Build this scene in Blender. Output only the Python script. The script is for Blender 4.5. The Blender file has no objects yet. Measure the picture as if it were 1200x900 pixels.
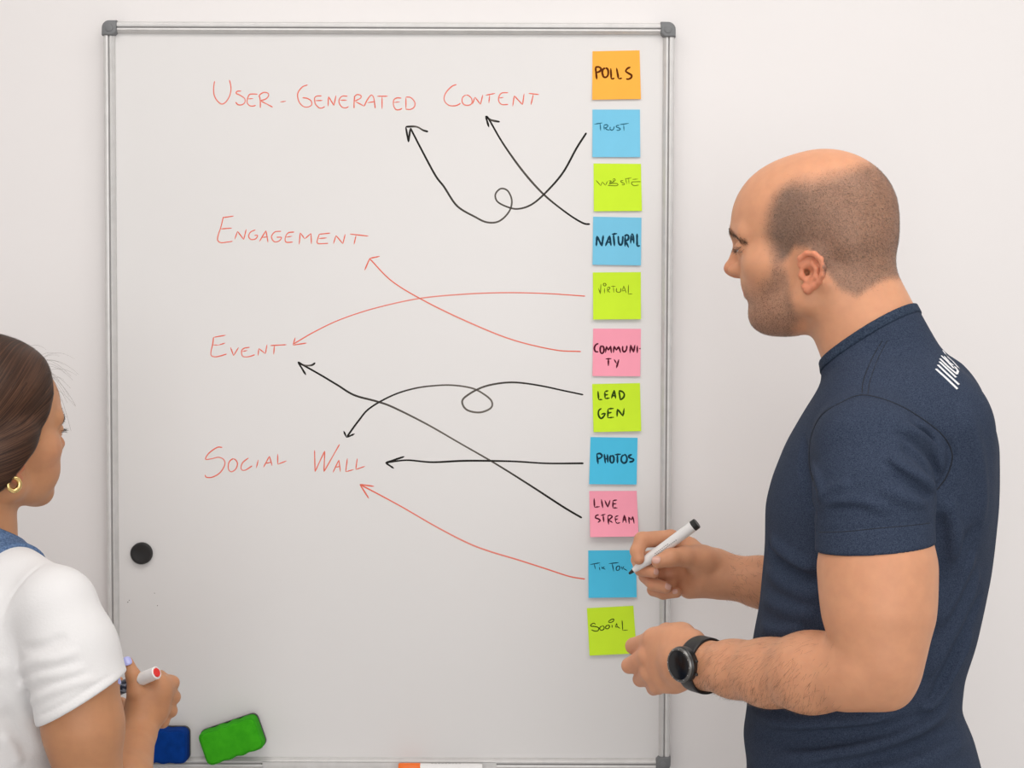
import bpy, math, random
import numpy as np
from mathutils import Matrix, Vector

random.seed(7)
rng = np.random.default_rng(7)
S = bpy.context.scene
COL = S.collection

# ------------------------------------------------------------------ camera, world, lights, exposure
FPX = 1752.0
CAM = np.array([0.0, -2.40, 1.55])
PITCH, ROLL = math.radians(-2.1), math.radians(0.17)
cam_d = bpy.data.cameras.new('camera')
cam_d.sensor_width = 36.0
cam_d.lens = FPX / 1200.0 * 36.0
cam_d.clip_start = 0.05
cam = bpy.data.objects.new('camera', cam_d)
COL.objects.link(cam)
RC = (Matrix.Rotation(math.radians(90) + PITCH, 3, 'X') @ Matrix.Rotation(ROLL, 3, 'Z'))
cam.matrix_world = Matrix.Translation(Vector(CAM)) @ RC.to_4x4()
S.camera = cam
RCN = np.array(RC)

S.view_settings.view_transform = 'Standard'
S.view_settings.look = 'None'
S.view_settings.gamma = 1.0
S.view_settings.use_curve_mapping = False
S.view_settings.exposure = -0.10

w = bpy.data.worlds.new('world')
S.world = w
w.use_nodes = True
w.node_tree.nodes['Background'].inputs[0].default_value = (1.0, 0.995, 0.99, 1)
w.node_tree.nodes['Background'].inputs[1].default_value = 0.62


def area(name, loc, target, sx, sy, power, col):
    d = bpy.data.lights.new(name, 'AREA')
    d.shape = 'RECTANGLE'
    d.size, d.size_y = sx, sy
    d.energy = power
    d.color = col
    o = bpy.data.objects.new(name, d)
    COL.objects.link(o)
    o.location = loc
    o.rotation_euler = (Vector(target) - Vector(loc)).to_track_quat('-Z', 'Y').to_euler()
    return o


area('window_daylight', (0.5, -4.6, 1.6), (0.0, 0.0, 1.1), 3.4, 2.2, 60, (1.0, 0.995, 0.99))
area('ceiling_lamp_light', (0.3, -1.25, 2.78), (0.3, -0.85, 0.0), 2.8, 1.0, 19, (1.0, 0.965, 0.94))


def P(px, py, Y):
    """world point on the plane y = Y seen at photo pixel (px, py)"""
    d = RCN @ np.array([(px - 600.0) / FPX, (450.0 - py) / FPX, -1.0])
    t = (Y - CAM[1]) / d[1]
    return CAM + d * t


def ray(px, py):
    d = RCN @ np.array([(px - 600.0) / FPX, (450.0 - py) / FPX, -1.0])
    return d / np.linalg.norm(d)


# ------------------------------------------------------------------ objects, tags
def tag(o, label=None, cat=None, group=None, kind=None):
    if label: o['label'] = label
    if cat: o['category'] = cat
    if group: o['group'] = group
    if kind: o['kind'] = kind
    return o


def empty(name, loc, rz=0.0):
    o = bpy.data.objects.new(name, None)
    o.empty_display_size = 0.05
    COL.objects.link(o)
    o.matrix_world = Matrix.Translation(Vector(loc)) @ Matrix.Rotation(rz, 4, 'Z')
    return o


def link(name, me, mat, parent=None, smooth=True):
    """vertices of me are in world space; the object hangs under parent without moving"""
    o = bpy.data.objects.new(name, me)
    COL.objects.link(o)
    if mat is not None:
        me.materials.append(mat)
    if smooth and len(me.polygons):
        me.polygons.foreach_set('use_smooth', np.ones(len(me.polygons), dtype=bool))
    if parent is not None:
        o.parent = parent
        m = parent.matrix_world.copy() if parent.parent is None else PW[parent.name]
        o.matrix_parent_inverse = m.inverted()
    else:
        c = np.zeros(len(me.vertices) * 3)
        me.vertices.foreach_get('co', c)
        c = c.reshape(-1, 3)
        lo, hi = c.min(0), c.max(0)
        mid = (lo + hi) / 2
        me.transform(Matrix.Translation(-Vector(mid)))
        o.location = mid
        o.matrix_world = Matrix.Translation(Vector(mid))
    PW[o.name] = Matrix.Identity(4) if parent is not None else Matrix.Translation(o.location)
    return o


PW = {}


def mesh_from(name, v, quads=None, tris=None):
    me = bpy.data.meshes.new(name)
    v = np.asarray(v, dtype=np.float32)
    nq = 0 if quads is None else len(quads)
    nt = 0 if tris is None else len(tris)
    me.vertices.add(len(v))
    me.vertices.foreach_set('co', v.ravel())
    loops = []
    starts = []
    if nq:
        loops.append(np.asarray(quads, dtype=np.int32).ravel())
        starts.append(np.arange(nq) * 4)
    if nt:
        loops.append(np.asarray(tris, dtype=np.int32).ravel())
        starts.append(nq * 4 + np.arange(nt) * 3)
    loops = np.concatenate(loops)
    starts = np.concatenate(starts).astype(np.int32)
    me.loops.add(len(loops))
    me.loops.foreach_set('vertex_index', loops)
    me.polygons.add(nq + nt)
    me.polygons.foreach_set('loop_start', starts)
    me.update(calc_edges=True)
    me.validate()
    return me


class MB:
    """collects shapes as python lists and builds one mesh"""
    def __init__(self):
        self.v, self.f = [], []

    def add(self, verts, faces):
        b = len(self.v)
        self.v += [tuple(map(float, p)) for p in verts]
        self.f += [tuple(b + i for i in f) for f in faces]

    def box(self, lo, hi):
        (a, b, c), (d, e, g) = lo, hi
        self.add([(a, b, c), (d, b, c), (d, e, c), (a, e, c), (a, b, g), (d, b, g), (d, e, g), (a, e, g)],
                 [(0, 3, 2, 1), (4, 5, 6, 7), (0, 1, 5, 4), (1, 2, 6, 5), (2, 3, 7, 6), (3, 0, 4, 7)])

    def lathe(self, axis_o, axis_d, prof, n=32):
        """prof: list of (distance along axis, radius)"""
        o = Vector(axis_o); d = Vector(axis_d).normalized()
        u = d.orthogonal().normalized(); w_ = d.cross(u)
        vs, fs = [], []
        for t, r in prof:
            for k in range(n):
                a = 2 * math.pi * k / n
                vs.append(o + d * t + (u * math.cos(a) + w_ * math.sin(a)) * max(r, 1e-5))
        m = len(prof)
        for i in range(m - 1):
            for k in range(n):
                k2 = (k + 1) % n
                fs.append((i * n + k, i * n + k2, (i + 1) * n + k2, (i + 1) * n + k))
        fs.append(tuple(range(n))[::-1])
        fs.append(tuple((m - 1) * n + k for k in range(n)))
        self.add(vs, fs)

    def tube(self, pts, rad, n=10, closed=False):
        pts = [Vector(p) for p in pts]
        m = len(pts)
        rads = [rad] * m if not hasattr(rad, '__len__') else rad
        vs, fs = [], []
        prev = None
        for i, p in enumerate(pts):
            if closed:
                t = pts[(i + 1) % m] - pts[i - 1]
            else:
                t = pts[min(i + 1, m - 1)] - pts[max(i - 1, 0)]
            t.normalize()
            u = t.orthogonal().normalized() if prev is None else (prev - t * prev.dot(t)).normalized()
            prev = u
            q = t.cross(u)
            for k in range(n):
                a = 2 * math.pi * k / n
                vs.append(p + (u * math.cos(a) + q * math.sin(a)) * rads[i])
        for i in range(m if closed else m - 1):
            j = (i + 1) % m
            for k in range(n):
                k2 = (k + 1) % n
                fs.append((i * n + k, i * n + k2, j * n + k2, j * n + k))
        if not closed:
            fs.append(tuple(range(n))[::-1])
            fs.append(tuple((m - 1) * n + k for k in range(n)))
        self.add(vs, fs)

    def prism(self, poly, y0, y1, bev=0.0):
        """polygon in (x, z), extruded along y from y0 (back) to y1 (front), optional rounded rim at y1"""
        rings = []
        c = np.mean(np.array(poly), axis=0)
        P0 = np.array(poly, float)
        rings.append((P0, y0))
        if bev > 0:
            s = np.sign(y1 - y0)
            for k in range(4):
                a = math.pi / 2 * k / 3
                ins = bev * (1 - math.cos(a))
                e = P0 - c
                L = np.linalg.norm(e, axis=1, keepdims=True)
                rings.append((c + e * (1 - ins / L), y1 - s * bev * (1 - math.sin(a))))
        else:
            rings.append((P0, y1))
        n = len(poly)
        vs, fs = [], []
        for R, y in rings:
            vs += [(q[0], y, q[1]) for q in R]
        for i in range(len(rings) - 1):
            for k in range(n):
                k2 = (k + 1) % n
                fs.append((i * n + k, i * n + k2, (i + 1) * n + k2, (i + 1) * n + k))
        fs.append(tuple(range(n))[::-1])
        fs.append(tuple((len(rings) - 1) * n + k for k in range(n)))
        self.add(vs, fs)

    def build(self, name, mat, parent=None, smooth=False, sharp=None):
        me = bpy.data.meshes.new(name)
        me.from_pydata(self.v, [], self.f)
        me.update()
        import bmesh
        bm = bmesh.new(); bm.from_mesh(me)
        bmesh.ops.recalc_face_normals(bm, faces=bm.faces)
        bm.to_mesh(me); bm.free()
        o = link(name, me, mat, parent, smooth)
        if smooth and sharp:
            me.set_sharp_from_angle(angle=math.radians(sharp))
        return o


# ------------------------------------------------------------------ materials
def mat(name, col, rough=0.5, metal=0.0, spec=0.5, sss=0.0, noise=None, bump=None, sheen=0.0, coat=0.0):
    """noise = (scale, colour2, lo, hi)   bump = (scale, strength, distance)"""
    m = bpy.data.materials.new(name)
    m.use_nodes = True
    nt = m.node_tree
    b = nt.nodes['Principled BSDF']
    b.inputs['Base Color'].default_value = (*col, 1)
    b.inputs['Roughness'].default_value = rough
    b.inputs['Metallic'].default_value = metal
    b.inputs['Specular IOR Level'].default_value = spec
    if sss:
        b.inputs['Subsurface Weight'].default_value = sss
        b.inputs['Subsurface Radius'].default_value = (1.0, 0.35, 0.2)
        b.inputs['Subsurface Scale'].default_value = 0.006
    if sheen:
        b.inputs['Sheen Weight'].default_value = sheen
        b.inputs['Sheen Roughness'].default_value = 0.5
    if coat:
        b.inputs['Coat Weight'].default_value = coat
        b.inputs['Coat Roughness'].default_value = 0.1
    tc = nt.nodes.new('ShaderNodeTexCoord')
    if noise:
        n = nt.nodes.new('ShaderNodeTexNoise'); n.inputs['Scale'].default_value = noise[0]
        n.inputs['Detail'].default_value = 4
        nt.links.new(tc.outputs['Object'], n.inputs['Vector'])
        r = nt.nodes.new('ShaderNodeValToRGB')
        r.color_ramp.elements[0].position = noise[2]; r.color_ramp.elements[1].position = noise[3]
        r.color_ramp.elements[0].color = (*col, 1); r.color_ramp.elements[1].color = (*noise[1], 1)
        nt.links.new(n.outputs['Fac'], r.inputs['Fac'])
        nt.links.new(r.outputs['Color'], b.inputs['Base Color'])
    if bump:
        n = nt.nodes.new('ShaderNodeTexNoise'); n.inputs['Scale'].default_value = bump[0]
        n.inputs['Detail'].default_value = 5
        nt.links.new(tc.outputs['Object'], n.inputs['Vector'])
        bp = nt.nodes.new('ShaderNodeBump'); bp.inputs['Strength'].default_value = bump[1]
        bp.inputs['Distance'].default_value = bump[2]
        nt.links.new(n.outputs['Fac'], bp.inputs['Height'])
        nt.links.new(bp.outputs['Normal'], b.inputs['Normal'])
    return m


def attr_skin(name, rough=0.5, sss=0.25):
    m = mat(name, (0.6, 0.36, 0.24), rough, spec=0.35, sss=sss, bump=(900, 0.12, 0.0006))
    nt = m.node_tree
    b = nt.nodes['Principled BSDF']
    a = nt.nodes.new('ShaderNodeAttribute'); a.attribute_name = 'pigment'
    tc = nt.nodes.new('ShaderNodeTexCoord')
    n = nt.nodes.new('ShaderNodeTexNoise'); n.inputs['Scale'].default_value = 60; n.inputs['Detail'].default_value = 6
    nt.links.new(tc.outputs['Object'], n.inputs['Vector'])
    r = nt.nodes.new('ShaderNodeValToRGB')
    r.color_ramp.elements[0].position = 0.35; r.color_ramp.elements[1].position = 0.7
    r.color_ramp.elements[0].color = (0.955, 0.93, 0.92, 1); r.color_ramp.elements[1].color = (1.03, 1.02, 1.0, 1)
    nt.links.new(n.outputs['Fac'], r.inputs['Fac'])
    mx = nt.nodes.new('ShaderNodeMix'); mx.data_type = 'RGBA'; mx.blend_type = 'MULTIPLY'
    mx.inputs['Factor'].default_value = 1.0
    nt.links.new(a.outputs['Color'], mx.inputs['A']); nt.links.new(r.outputs['Color'], mx.inputs['B'])
    nt.links.new(mx.outputs['Result'], b.inputs['Base Color'])
    return m


def attr_plain(name, attr, rough=0.5):
    m = mat(name, (0.5, 0.5, 0.5), rough)
    nt = m.node_tree
    a = nt.nodes.new('ShaderNodeAttribute'); a.attribute_name = attr
    nt.links.new(a.outputs['Color'], nt.nodes['Principled BSDF'].inputs['Base Color'])
    return m


def set_attr(me, name, cols):
    at = me.attributes.new(name, 'FLOAT_COLOR', 'POINT')
    c = np.ones((len(me.vertices), 4), dtype=np.float32)
    c[:, :3] = cols
    at.data.foreach_set('color', c.ravel())


# ------------------------------------------------------------------ implicit surfaces
def nrm(v):
    v = np.asarray(v, float)
    return v / np.linalg.norm(v)


def smin(a, b, k):
    if k <= 0: return np.minimum(a, b)
    h = np.clip(0.5 + 0.5 * (b - a) / k, 0, 1)
    return b + (a - b) * h - k * h * (1 - h)


def smax(a, b, k):
    return -smin(-a, -b, k)


class Frame:
    """local frame: origin o, columns X Y Z (world vectors), unit scale s (local units to metres)"""
    def __init__(self, o, X, Y, Z, s=1.0):
        self.o = np.array(o, float); self.R = np.array([X, Y, Z], float).T; self.s = s

    def loc(self, Pw):
        return (Pw - self.o) @ self.R / self.s

    def wor(self, p):
        return self.o + (self.R @ np.asarray(p, float)) * self.s


WF = Frame((0, 0, 0), (1, 0, 0), (0, 1, 0), (0, 0, 1), 1.0)


class SDF:
    def __init__(self):
        self.ops = []

    def copy(self):
        s = SDF(); s.ops = list(self.ops); return s

    def _add(self, fn, c, r, k, mode):
        self.ops.append((fn, np.array(c, float), float(r), k, mode))

    def rc(self, a, b, ra, rb, k=0.01, F=WF, mode='u', cut=None):
        a = np.asarray(a, float); b = np.asarray(b, float)
        ba = b - a; L2 = max(ba @ ba, 1e-12)

        rr = ra - rb
        a2 = L2 - rr * rr

        def fn(Pw):
            p = F.loc(Pw) - a
            y = p @ ba
            if a2 <= 0:
                t = np.clip(y / L2, 0, 1)
                d = p - t[:, None] * ba
                d = np.sqrt((d * d).sum(1)) - (ra + (rb - ra) * t)
            else:                                                   # exact rounded cone
                z = y - L2
                q = p * L2 - ba * y[:, None]
                x2 = (q * q).sum(1)
                y2 = y * y * L2; z2 = z * z * L2
                kk = np.sign(rr) * rr * rr * x2
                d = (np.sqrt(x2 * a2 / L2) + y * rr) / L2 - ra
                d = np.where(np.sign(y) * a2 * y2 < kk, np.sqrt(x2 + y2) / L2 - ra, d)
                d = np.where(np.sign(z) * a2 * z2 > kk, np.sqrt(x2 + z2) / L2 - rb, d)
            d = d * F.s
            if cut is not None:
                d = smax(d, (Pw - cut[0]) @ cut[1], cut[2] if len(cut) > 2 else 0.002)
            return d
        c = F.wor((a + b) / 2)
        self._add(fn, c, (math.sqrt(L2) / 2 + max(ra, rb)) * F.s, k, mode)

    def chain(self, pts, rads, k=0.004, F=WF, mode='u', k0=None):
        for i in range(len(pts) - 1):
            self.rc(pts[i], pts[i + 1], rads[i], rads[i + 1], (k0 if (i == 0 and k0 is not None) else k), F, mode)

    def ell(self, c, r, k=0.01, F=WF, R=None, mode='u'):
        c = np.asarray(c, float); r = np.asarray(r, float)

        def fn(Pw):
            p = F.loc(Pw) - c
            if R is not None: p = p @ R
            k0 = np.sqrt(((p / r) ** 2).sum(1)); k1 = np.sqrt(((p / (r * r)) ** 2).sum(1))
            return k0 * (k0 - 1) / np.maximum(k1, 1e-9) * F.s
        self._add(fn, F.wor(c), r.max() * F.s, k, mode)

    def loft(self, tab, f, l, k=0.02, off=0.0, power=2.0):
        """tab rows: z, cx, cy, a (along f), b (along l); horizontal sections"""
        T = np.array(sorted(map(tuple, tab)))
        z = T[:, 0]
        zz = np.linspace(z[0], z[-1], 200)
        D = np.array([np.interp(zz, z, T[:, i]) for i in range(1, 5)])
        ker = np.hanning(15); ker /= ker.sum()
        D = np.array([np.convolve(np.pad(r_, 7, mode='edge'), ker, mode='valid') for r_ in D])
        f = np.asarray(f); l = np.asarray(l)

        def fn(Pw):
            q = Pw[:, 2]
            cx, cy, a, b = [np.interp(q, zz, D[i]) for i in range(4)]
            a = a + off; b = b + off
            dx = Pw[:, 0] - cx; dy = Pw[:, 1] - cy
            u = np.abs(dx * f[0] + dy * f[1]); v = np.abs(dx * l[0] + dy * l[1])
            if power == 2.0:
                k0 = np.sqrt((u / a) ** 2 + (v / b) ** 2)
            else:
                k0 = ((u / a) ** power + (v / b) ** power) ** (1 / power)
            k1 = np.sqrt((u / (a * a)) ** 2 + (v / (b * b)) ** 2)
            d = k0 * (k0 - 1) / np.maximum(k1, 1e-9)
            d = np.where(k0 < 0.2, -np.minimum(a, b) * (1 - k0), d)
            return smax(d, np.maximum(q - z[-1], z[0] - q), 0.03)
        c = np.array([T[:, 1].mean(), T[:, 2].mean(), (z[0] + z[-1]) / 2])
        self._add(fn, c, math.hypot((z[-1] - z[0]) / 2, max(T[:, 3].max(), T[:, 4].max())) + 0.06, k, 'u')

    def plane(self, p, n, k=0.004, bound=None):
        """keeps the side the normal points away from"""
        p = np.asarray(p, float); n = nrm(n)
        self._add(lambda Pw: (Pw - p) @ n, p if bound is None else bound[0], 1e3 if bound is None else bound[1], k, 'i')

    def custom(self, fn, c, r, k=0.0, mode='d'):
        self._add(fn, c, r, k, mode)

    def fold(self, pts, amp, wid, side=None):
        """a ridge (amp > 0) or groove along a polyline given by world points; measured in 3-D"""
        pts = np.asarray(pts, float)
        segs = list(zip(pts[:-1], pts[1:]))
        n = len(segs)

        def fn(Pw):
            best = np.full(len(Pw), 1e9); tt = np.zeros(len(Pw))
            for i, (a, b) in enumerate(segs):
                ba = b - a
                t = np.clip(((Pw - a) @ ba) / max(ba @ ba, 1e-12), 0, 1)
                d = Pw - a - t[:, None] * ba
                dd = (d * d).sum(1)
                m = dd < best
                best = np.where(m, dd, best); tt = np.where(m, (i + t) / n, tt)
            fade = np.clip(np.minimum(tt, 1 - tt) * 5, 0.0, 1)
            return -amp * np.exp(-best / (wid * wid)) * (fade if side is None else 1.0)
        c = (pts.min(0) + pts.max(0)) / 2
        self._add(fn, c, np.linalg.norm(pts.max(0) - pts.min(0)) / 2 + wid * 2.5, 0, 'd')

    def eval(self, Pw, ops=None):
        d = np.full(len(Pw), 1.0)
        for fn, c, r, k, mode in (self.ops if ops is None else ops):
            v = fn(Pw)
            if mode == 'u': d = smin(d, v, k)
            elif mode == 's': d = smax(d, -v, k)
            elif mode == 'i': d = smax(d, v, k)
            else: d = d + v
        return d

    def near(self, c, R):
        return [o for o in self.ops if np.linalg.norm(o[1] - c) - o[2] < R + 0.045]

    def grad(self, Pw, ops=None, e=0.0006):
        K = np.array([[1, -1, -1], [-1, -1, 1], [-1, 1, -1], [1, 1, 1]], float)
        g = np.zeros_like(Pw)
        for k in K:
            g += k[None, :] * self.eval(Pw + k * e, ops)[:, None]
        return g / (4 * e)

    def hit(self, px, py, t0=1.2, t1=2.6):
        d = ray(px, py)
        t = np.arange(t0, t1, 0.004)
        v = self.eval(CAM + t[:, None] * d)
        idx = np.where(v < 0)[0]
        if len(idx) == 0: return None, None
        a, b = t[max(idx[0] - 1, 0)], t[idx[0]]
        for _ in range(12):
            m = (a + b) / 2
            if self.eval((CAM + m * d)[None])[0] < 0: b = m
            else: a = m
        p = CAM + b * d
        g = self.grad(p[None])[0]
        return p, nrm(g)

    def polygonise(self, lo, hi, h, B=16):
        lo = np.asarray(lo, float); hi = np.asarray(hi, float)
        nb = np.ceil((hi - lo) / (h * B)).astype(int)
        NX = nb * B + 2
        gi = np.stack(np.meshgrid(*[np.arange(n) for n in nb], indexing='ij'), -1).reshape(-1, 3)
        cen = lo + (gi + 0.5) * B * h
        R = B * h * 0.87
        dc = np.concatenate([self.eval(cen[i:i + 20000]) for i in range(0, len(cen), 20000)])
        act = np.where(np.abs(dc) < R * 1.6 + 0.006)[0]
        base = np.stack(np.meshgrid(*[np.arange(B + 1)] * 3, indexing='ij'), -1).reshape(-1, 3)
        cid_all, pos_all, face_all, flip_all = [], [], [], []
        corner = np.array([[i, j, k] for i in (0, 1) for j in (0, 1) for k in (0, 1)])
        edges = [(a, b) for a in range(8) for b in range(a + 1, 8) if abs(corner[a] - corner[b]).sum() == 1]
        sx, sy = NX[1] * NX[2], NX[2]
        for q in act:
            ops = self.near(cen[q], R)
            if not ops: continue
            org = gi[q] * B
            pts = lo + (base + org) * h
            v = self.eval(pts, ops)
            if (v > 0).all() or (v < 0).all(): continue
            V = v.reshape(B + 1, B + 1, B + 1)
            ins = V < 0
            cs = [V[c[0]:c[0] + B, c[1]:c[1] + B, c[2]:c[2] + B] for c in corner]
            cnt = sum((c < 0).astype(int) for c in cs)
            ci = np.argwhere((cnt > 0) & (cnt < 8))
            if len(ci):
                vals = np.stack([c[ci[:, 0], ci[:, 1], ci[:, 2]] for c in cs], 1)
                acc = np.zeros((len(ci), 3)); num = np.zeros(len(ci))
                for a, b in edges:
                    va, vb = vals[:, a], vals[:, b]
                    m = (va < 0) != (vb < 0)
                    t = np.where(m, va / np.where(m, va - vb, 1), 0)
                    acc += np.where(m[:, None], corner[a] + t[:, None] * (corner[b] - corner[a]), 0)
                    num += m
                p = lo + (ci + org + acc / num[:, None]) * h
                for _ in range(2):
                    d = self.eval(p, ops); g = self.grad(p, ops)
                    st = -d[:, None] * g / np.maximum((g * g).sum(1, keepdims=True), 0.05)
                    L = np.linalg.norm(st, axis=1, keepdims=True)
                    p = p + st * np.minimum(1, 0.45 * h / np.maximum(L, 1e-9))
                gc = ci + org
                cid_all.append(gc[:, 0] * sx + gc[:, 1] * sy + gc[:, 2]); pos_all.append(p)
            for ax in range(3):
                s0 = [slice(0, B)] * 3; s1 = [slice(0, B)] * 3
                s1[ax] = slice(1, B + 1)
                A0, A1 = ins[tuple(s0)], ins[tuple(s1)]
                ei = np.argwhere(A0 != A1)
                if not len(ei): continue
                fl = A0[ei[:, 0], ei[:, 1], ei[:, 2]]
                g = ei + org
                b1, b2 = (ax + 1) % 3, (ax + 2) % 3
                o1 = np.zeros(3, int); o1[b1] = 1
                o2 = np.zeros(3, int); o2[b2] = 1
                ids = [(g - x) for x in (0 * o1, o1, o1 + o2, o2)]
                ids = np.stack([i[:, 0] * sx + i[:, 1] * sy + i[:, 2] for i in ids], 1)
                face_all.append(ids); flip_all.append(fl)
        cid = np.concatenate(cid_all); pos = np.concatenate(pos_all)
        F_ = np.concatenate(face_all); fl = np.concatenate(flip_all)
        order = np.argsort(cid); cid = cid[order]; pos = pos[order]
        ix = np.searchsorted(cid, F_); ix = np.clip(ix, 0, len(cid) - 1)
        ok = (cid[ix] == F_).all(1)
        ix, fl = ix[ok], fl[ok]
        ix[~fl] = ix[~fl][:, ::-1]
        return pos, ix

    def mesh(self, name, lo, hi, h):
        v, q = self.polygonise(lo, hi, h)
        return mesh_from(name, v, q), v


def verts_of(me):
    c = np.zeros(len(me.vertices) * 3, dtype=np.float32); me.vertices.foreach_get('co', c)
    return c.reshape(-1, 3).astype(float)


def hairs(name, v, n, count, length, width, direction, material, parent, lift=0.35, jitter=0.4, bend=0.0):
    """short hairs standing on the surface points v with normals n; direction: (N,3) growth direction"""
    m = len(v)
    L = length * rng.uniform(0.6, 1.3, m)
    d = direction + rng.normal(0, jitter, (m, 3))
    d = d - (d * n).sum(1, keepdims=True) * n
    d /= np.maximum(np.linalg.norm(d, axis=1, keepdims=True), 1e-6)
    t = d * (1 - lift) + n * lift
    t /= np.linalg.norm(t, axis=1, keepdims=True)
    s = np.cross(t, n); s /= np.maximum(np.linalg.norm(s, axis=1, keepdims=True), 1e-6)
    hw = width / 2
    mid = v + t * (L * 0.5)[:, None] + n * (bend * L)[:, None]
    tip = v + t * L[:, None]
    V = np.stack([v - s * hw, v + s * hw, mid + s * hw * .8, mid - s * hw * .8, tip], 1).reshape(-1, 3)
    b = np.arange(m)[:, None] * 5
    q = b + np.array([[0, 1, 2, 3]]); t3 = b + np.array([[3, 2, 4]])
    me = mesh_from(name, V, q, t3)
    return link(name, me, material, parent)


def smooth01(x, a, b):
    t = np.clip((x - a) / (b - a), 0, 1)
    return t * t * (3 - 2 * t)

# ------------------------------------------------------------------ the room
M_wall = mat('wall_paint', (0.79, 0.765, 0.758), 0.85, spec=0.2, noise=(1.2, (0.82, 0.795, 0.788), 0.35, 0.7), bump=(260, 0.05, 0.001))
M_floor = mat('floor_vinyl', (0.50, 0.47, 0.44), 0.5, noise=(14, (0.56, 0.53, 0.50), 0.3, 0.7))
M_ceil = mat('ceiling_paint', (0.82, 0.81, 0.80), 0.9, spec=0.1, bump=(180, 0.05, 0.001))
M_white_plastic = mat('white_plastic', (0.82, 0.81, 0.80), 0.35)
WALL_Y = 0.024


def struct(name, lo, hi, m):
    b = MB(); b.box(lo, hi)
    o = b.build(name, m)
    o['kind'] = 'structure'
    return o


struct('wall_back', (-2.6, WALL_Y, 0.0), (2.6, WALL_Y + 0.12, 2.9), M_wall)
struct('wall_left', (-2.72, -5.0, 0.0), (-2.6, WALL_Y + 0.12, 2.9), M_wall)
struct('floor', (-2.72, -5.0, -0.1), (2.6, WALL_Y + 0.12, 0.0), M_floor)
struct('ceiling', (-2.72, -5.0, 2.9), (2.6, WALL_Y + 0.12, 3.0), M_ceil)
struct('baseboard_back', (-2.6, WALL_Y - 0.014, 0.0), (2.6, WALL_Y, 0.08), M_white_plastic)

# ------------------------------------------------------------------ the whiteboard
M_board = mat('whiteboard_enamel', (0.72, 0.705, 0.695), 0.32, spec=0.45, noise=(2.2, (0.735, 0.72, 0.712), 0.35, 0.7))
M_alu = mat('brushed_aluminium', (0.62, 0.61, 0.60), 0.45, metal=0.3, noise=(60, (0.68, 0.67, 0.66), 0.3, 0.7))
M_groove = mat('frame_groove', (0.30, 0.29, 0.29), 0.6)
M_cap = mat('grey_corner_plastic', (0.17, 0.175, 0.18), 0.5, bump=(400, 0.1, 0.0005))

tl, tr = P(121, 25, -0.008), P(790.5, 27, -0.008)
bl, br = P(126.5, 901, -0.008), P(785, 902, -0.008)
BX0, BX1 = (tl[0] + bl[0]) / 2, (tr[0] + br[0]) / 2
BZ1, BZ0 = (tl[2] + tr[2]) / 2, (bl[2] + br[2]) / 2
FW, FD = 0.0175, 0.011      # frame width and how far it stands out of the writing surface
board = empty('whiteboard', ((BX0 + BX1) / 2, WALL_Y, BZ0))
tag(board, 'large portrait whiteboard with grey aluminium frame covered in red and black handwriting', 'whiteboard')
b = MB(); b.box((BX0 + .004, 0.0, BZ0 + .004), (BX1 - .004, WALL_Y, BZ1 - .004))
b.build('writing_surface', M_board, board)


def rail(p0, p1, inward):
    """frame profile: rounded outer lip, groove, inner lip"""
    p0 = Vector(p0); p1 = Vector(p1); inw = Vector(inward)
    prof = [(0, 0.0), (0, FD * .55), (FW * .12, FD * .9), (FW * .3, FD), (FW * .45, FD * .95), (FW * .49, FD * .62),
            (FW * .57, FD * .62), (FW * .61, FD * .9), (FW * .75, FD * .92), (FW * .9, FD * .7), (FW, FD * .35), (FW, 0.0)]
    vs, fs = [], []
    for p in (p0, p1):
        for u, d in prof:
            q = p + inw * u
            vs.append((q.x, -d, q.z))
        for u in (FW, 0):
            q = p + inw * u
            vs.append((q.x, WALL_Y - .001, q.z))
    n = len(prof) + 2
    for i in range(n):
        j = (i + 1) % n
        fs.append((i, j, n + j, n + i))
    fs.append(tuple(range(n))); fs.append(tuple(n + i for i in range(n))[::-1])
    m = MB(); m.add(vs, fs)
    r = m.build('frame_rail', M_alu, board, True, 25)
    g = MB()
    a = p0 + inw * FW * .485; c = p1 + inw * FW * .575
    g.box((min(a.x, c.x), -FD * .66, min(a.z, c.z)), (max(a.x, c.x), -FD * .5, max(a.z, c.z)))
    g.build('groove', M_groove, r)


c_ = 0.016
rail((BX0 + c_, 0, BZ1), (BX1 - c_, 0, BZ1), (0, 0, -1))
rail((BX0 + c_, 0, BZ0), (BX1 - c_, 0, BZ0), (0, 0, 1))
rail((BX0, 0, BZ0 + c_), (BX0, 0, BZ1 - c_), (1, 0, 0))
rail((BX1, 0, BZ0 + c_), (BX1, 0, BZ1 - c_), (-1, 0, 0))
for cx, cz, sx, sz in ((BX0, BZ1, 1, -1), (BX1, BZ1, -1, -1), (BX0, BZ0, 1, 1), (BX1, BZ0, -1, 1)):
    L, R = 0.0225, 0.012
    e = 0.0012
    poly = [(cx + sx * (L), cz - sz * e)]
    for k in range(7):
        a = math.pi / 2 * k / 6
        poly.append((cx - sx * e + sx * (R - R * math.sin(a)), cz - sz * e + sz * (R - R * math.cos(a))))
    poly += [(cx - sx * e, cz + sz * L), (cx + sx * L * .75, cz + sz * L), (cx + sx * L, cz + sz * L * .75)]
    m = MB(); m.prism(poly, WALL_Y - .001, -FD - .003, 0.003)
    cap = m.build('corner_cap', M_cap, board, True, 40)
    m = MB(); m.lathe((cx + sx * .011, -FD - .0028, cz + sz * .011), (0, -1, 0), [(0, .0065), (.0012, .006), (.0018, .004), (.002, .0005)], 20)
    m.build('screw_cover', M_cap, cap, True, 40)

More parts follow.
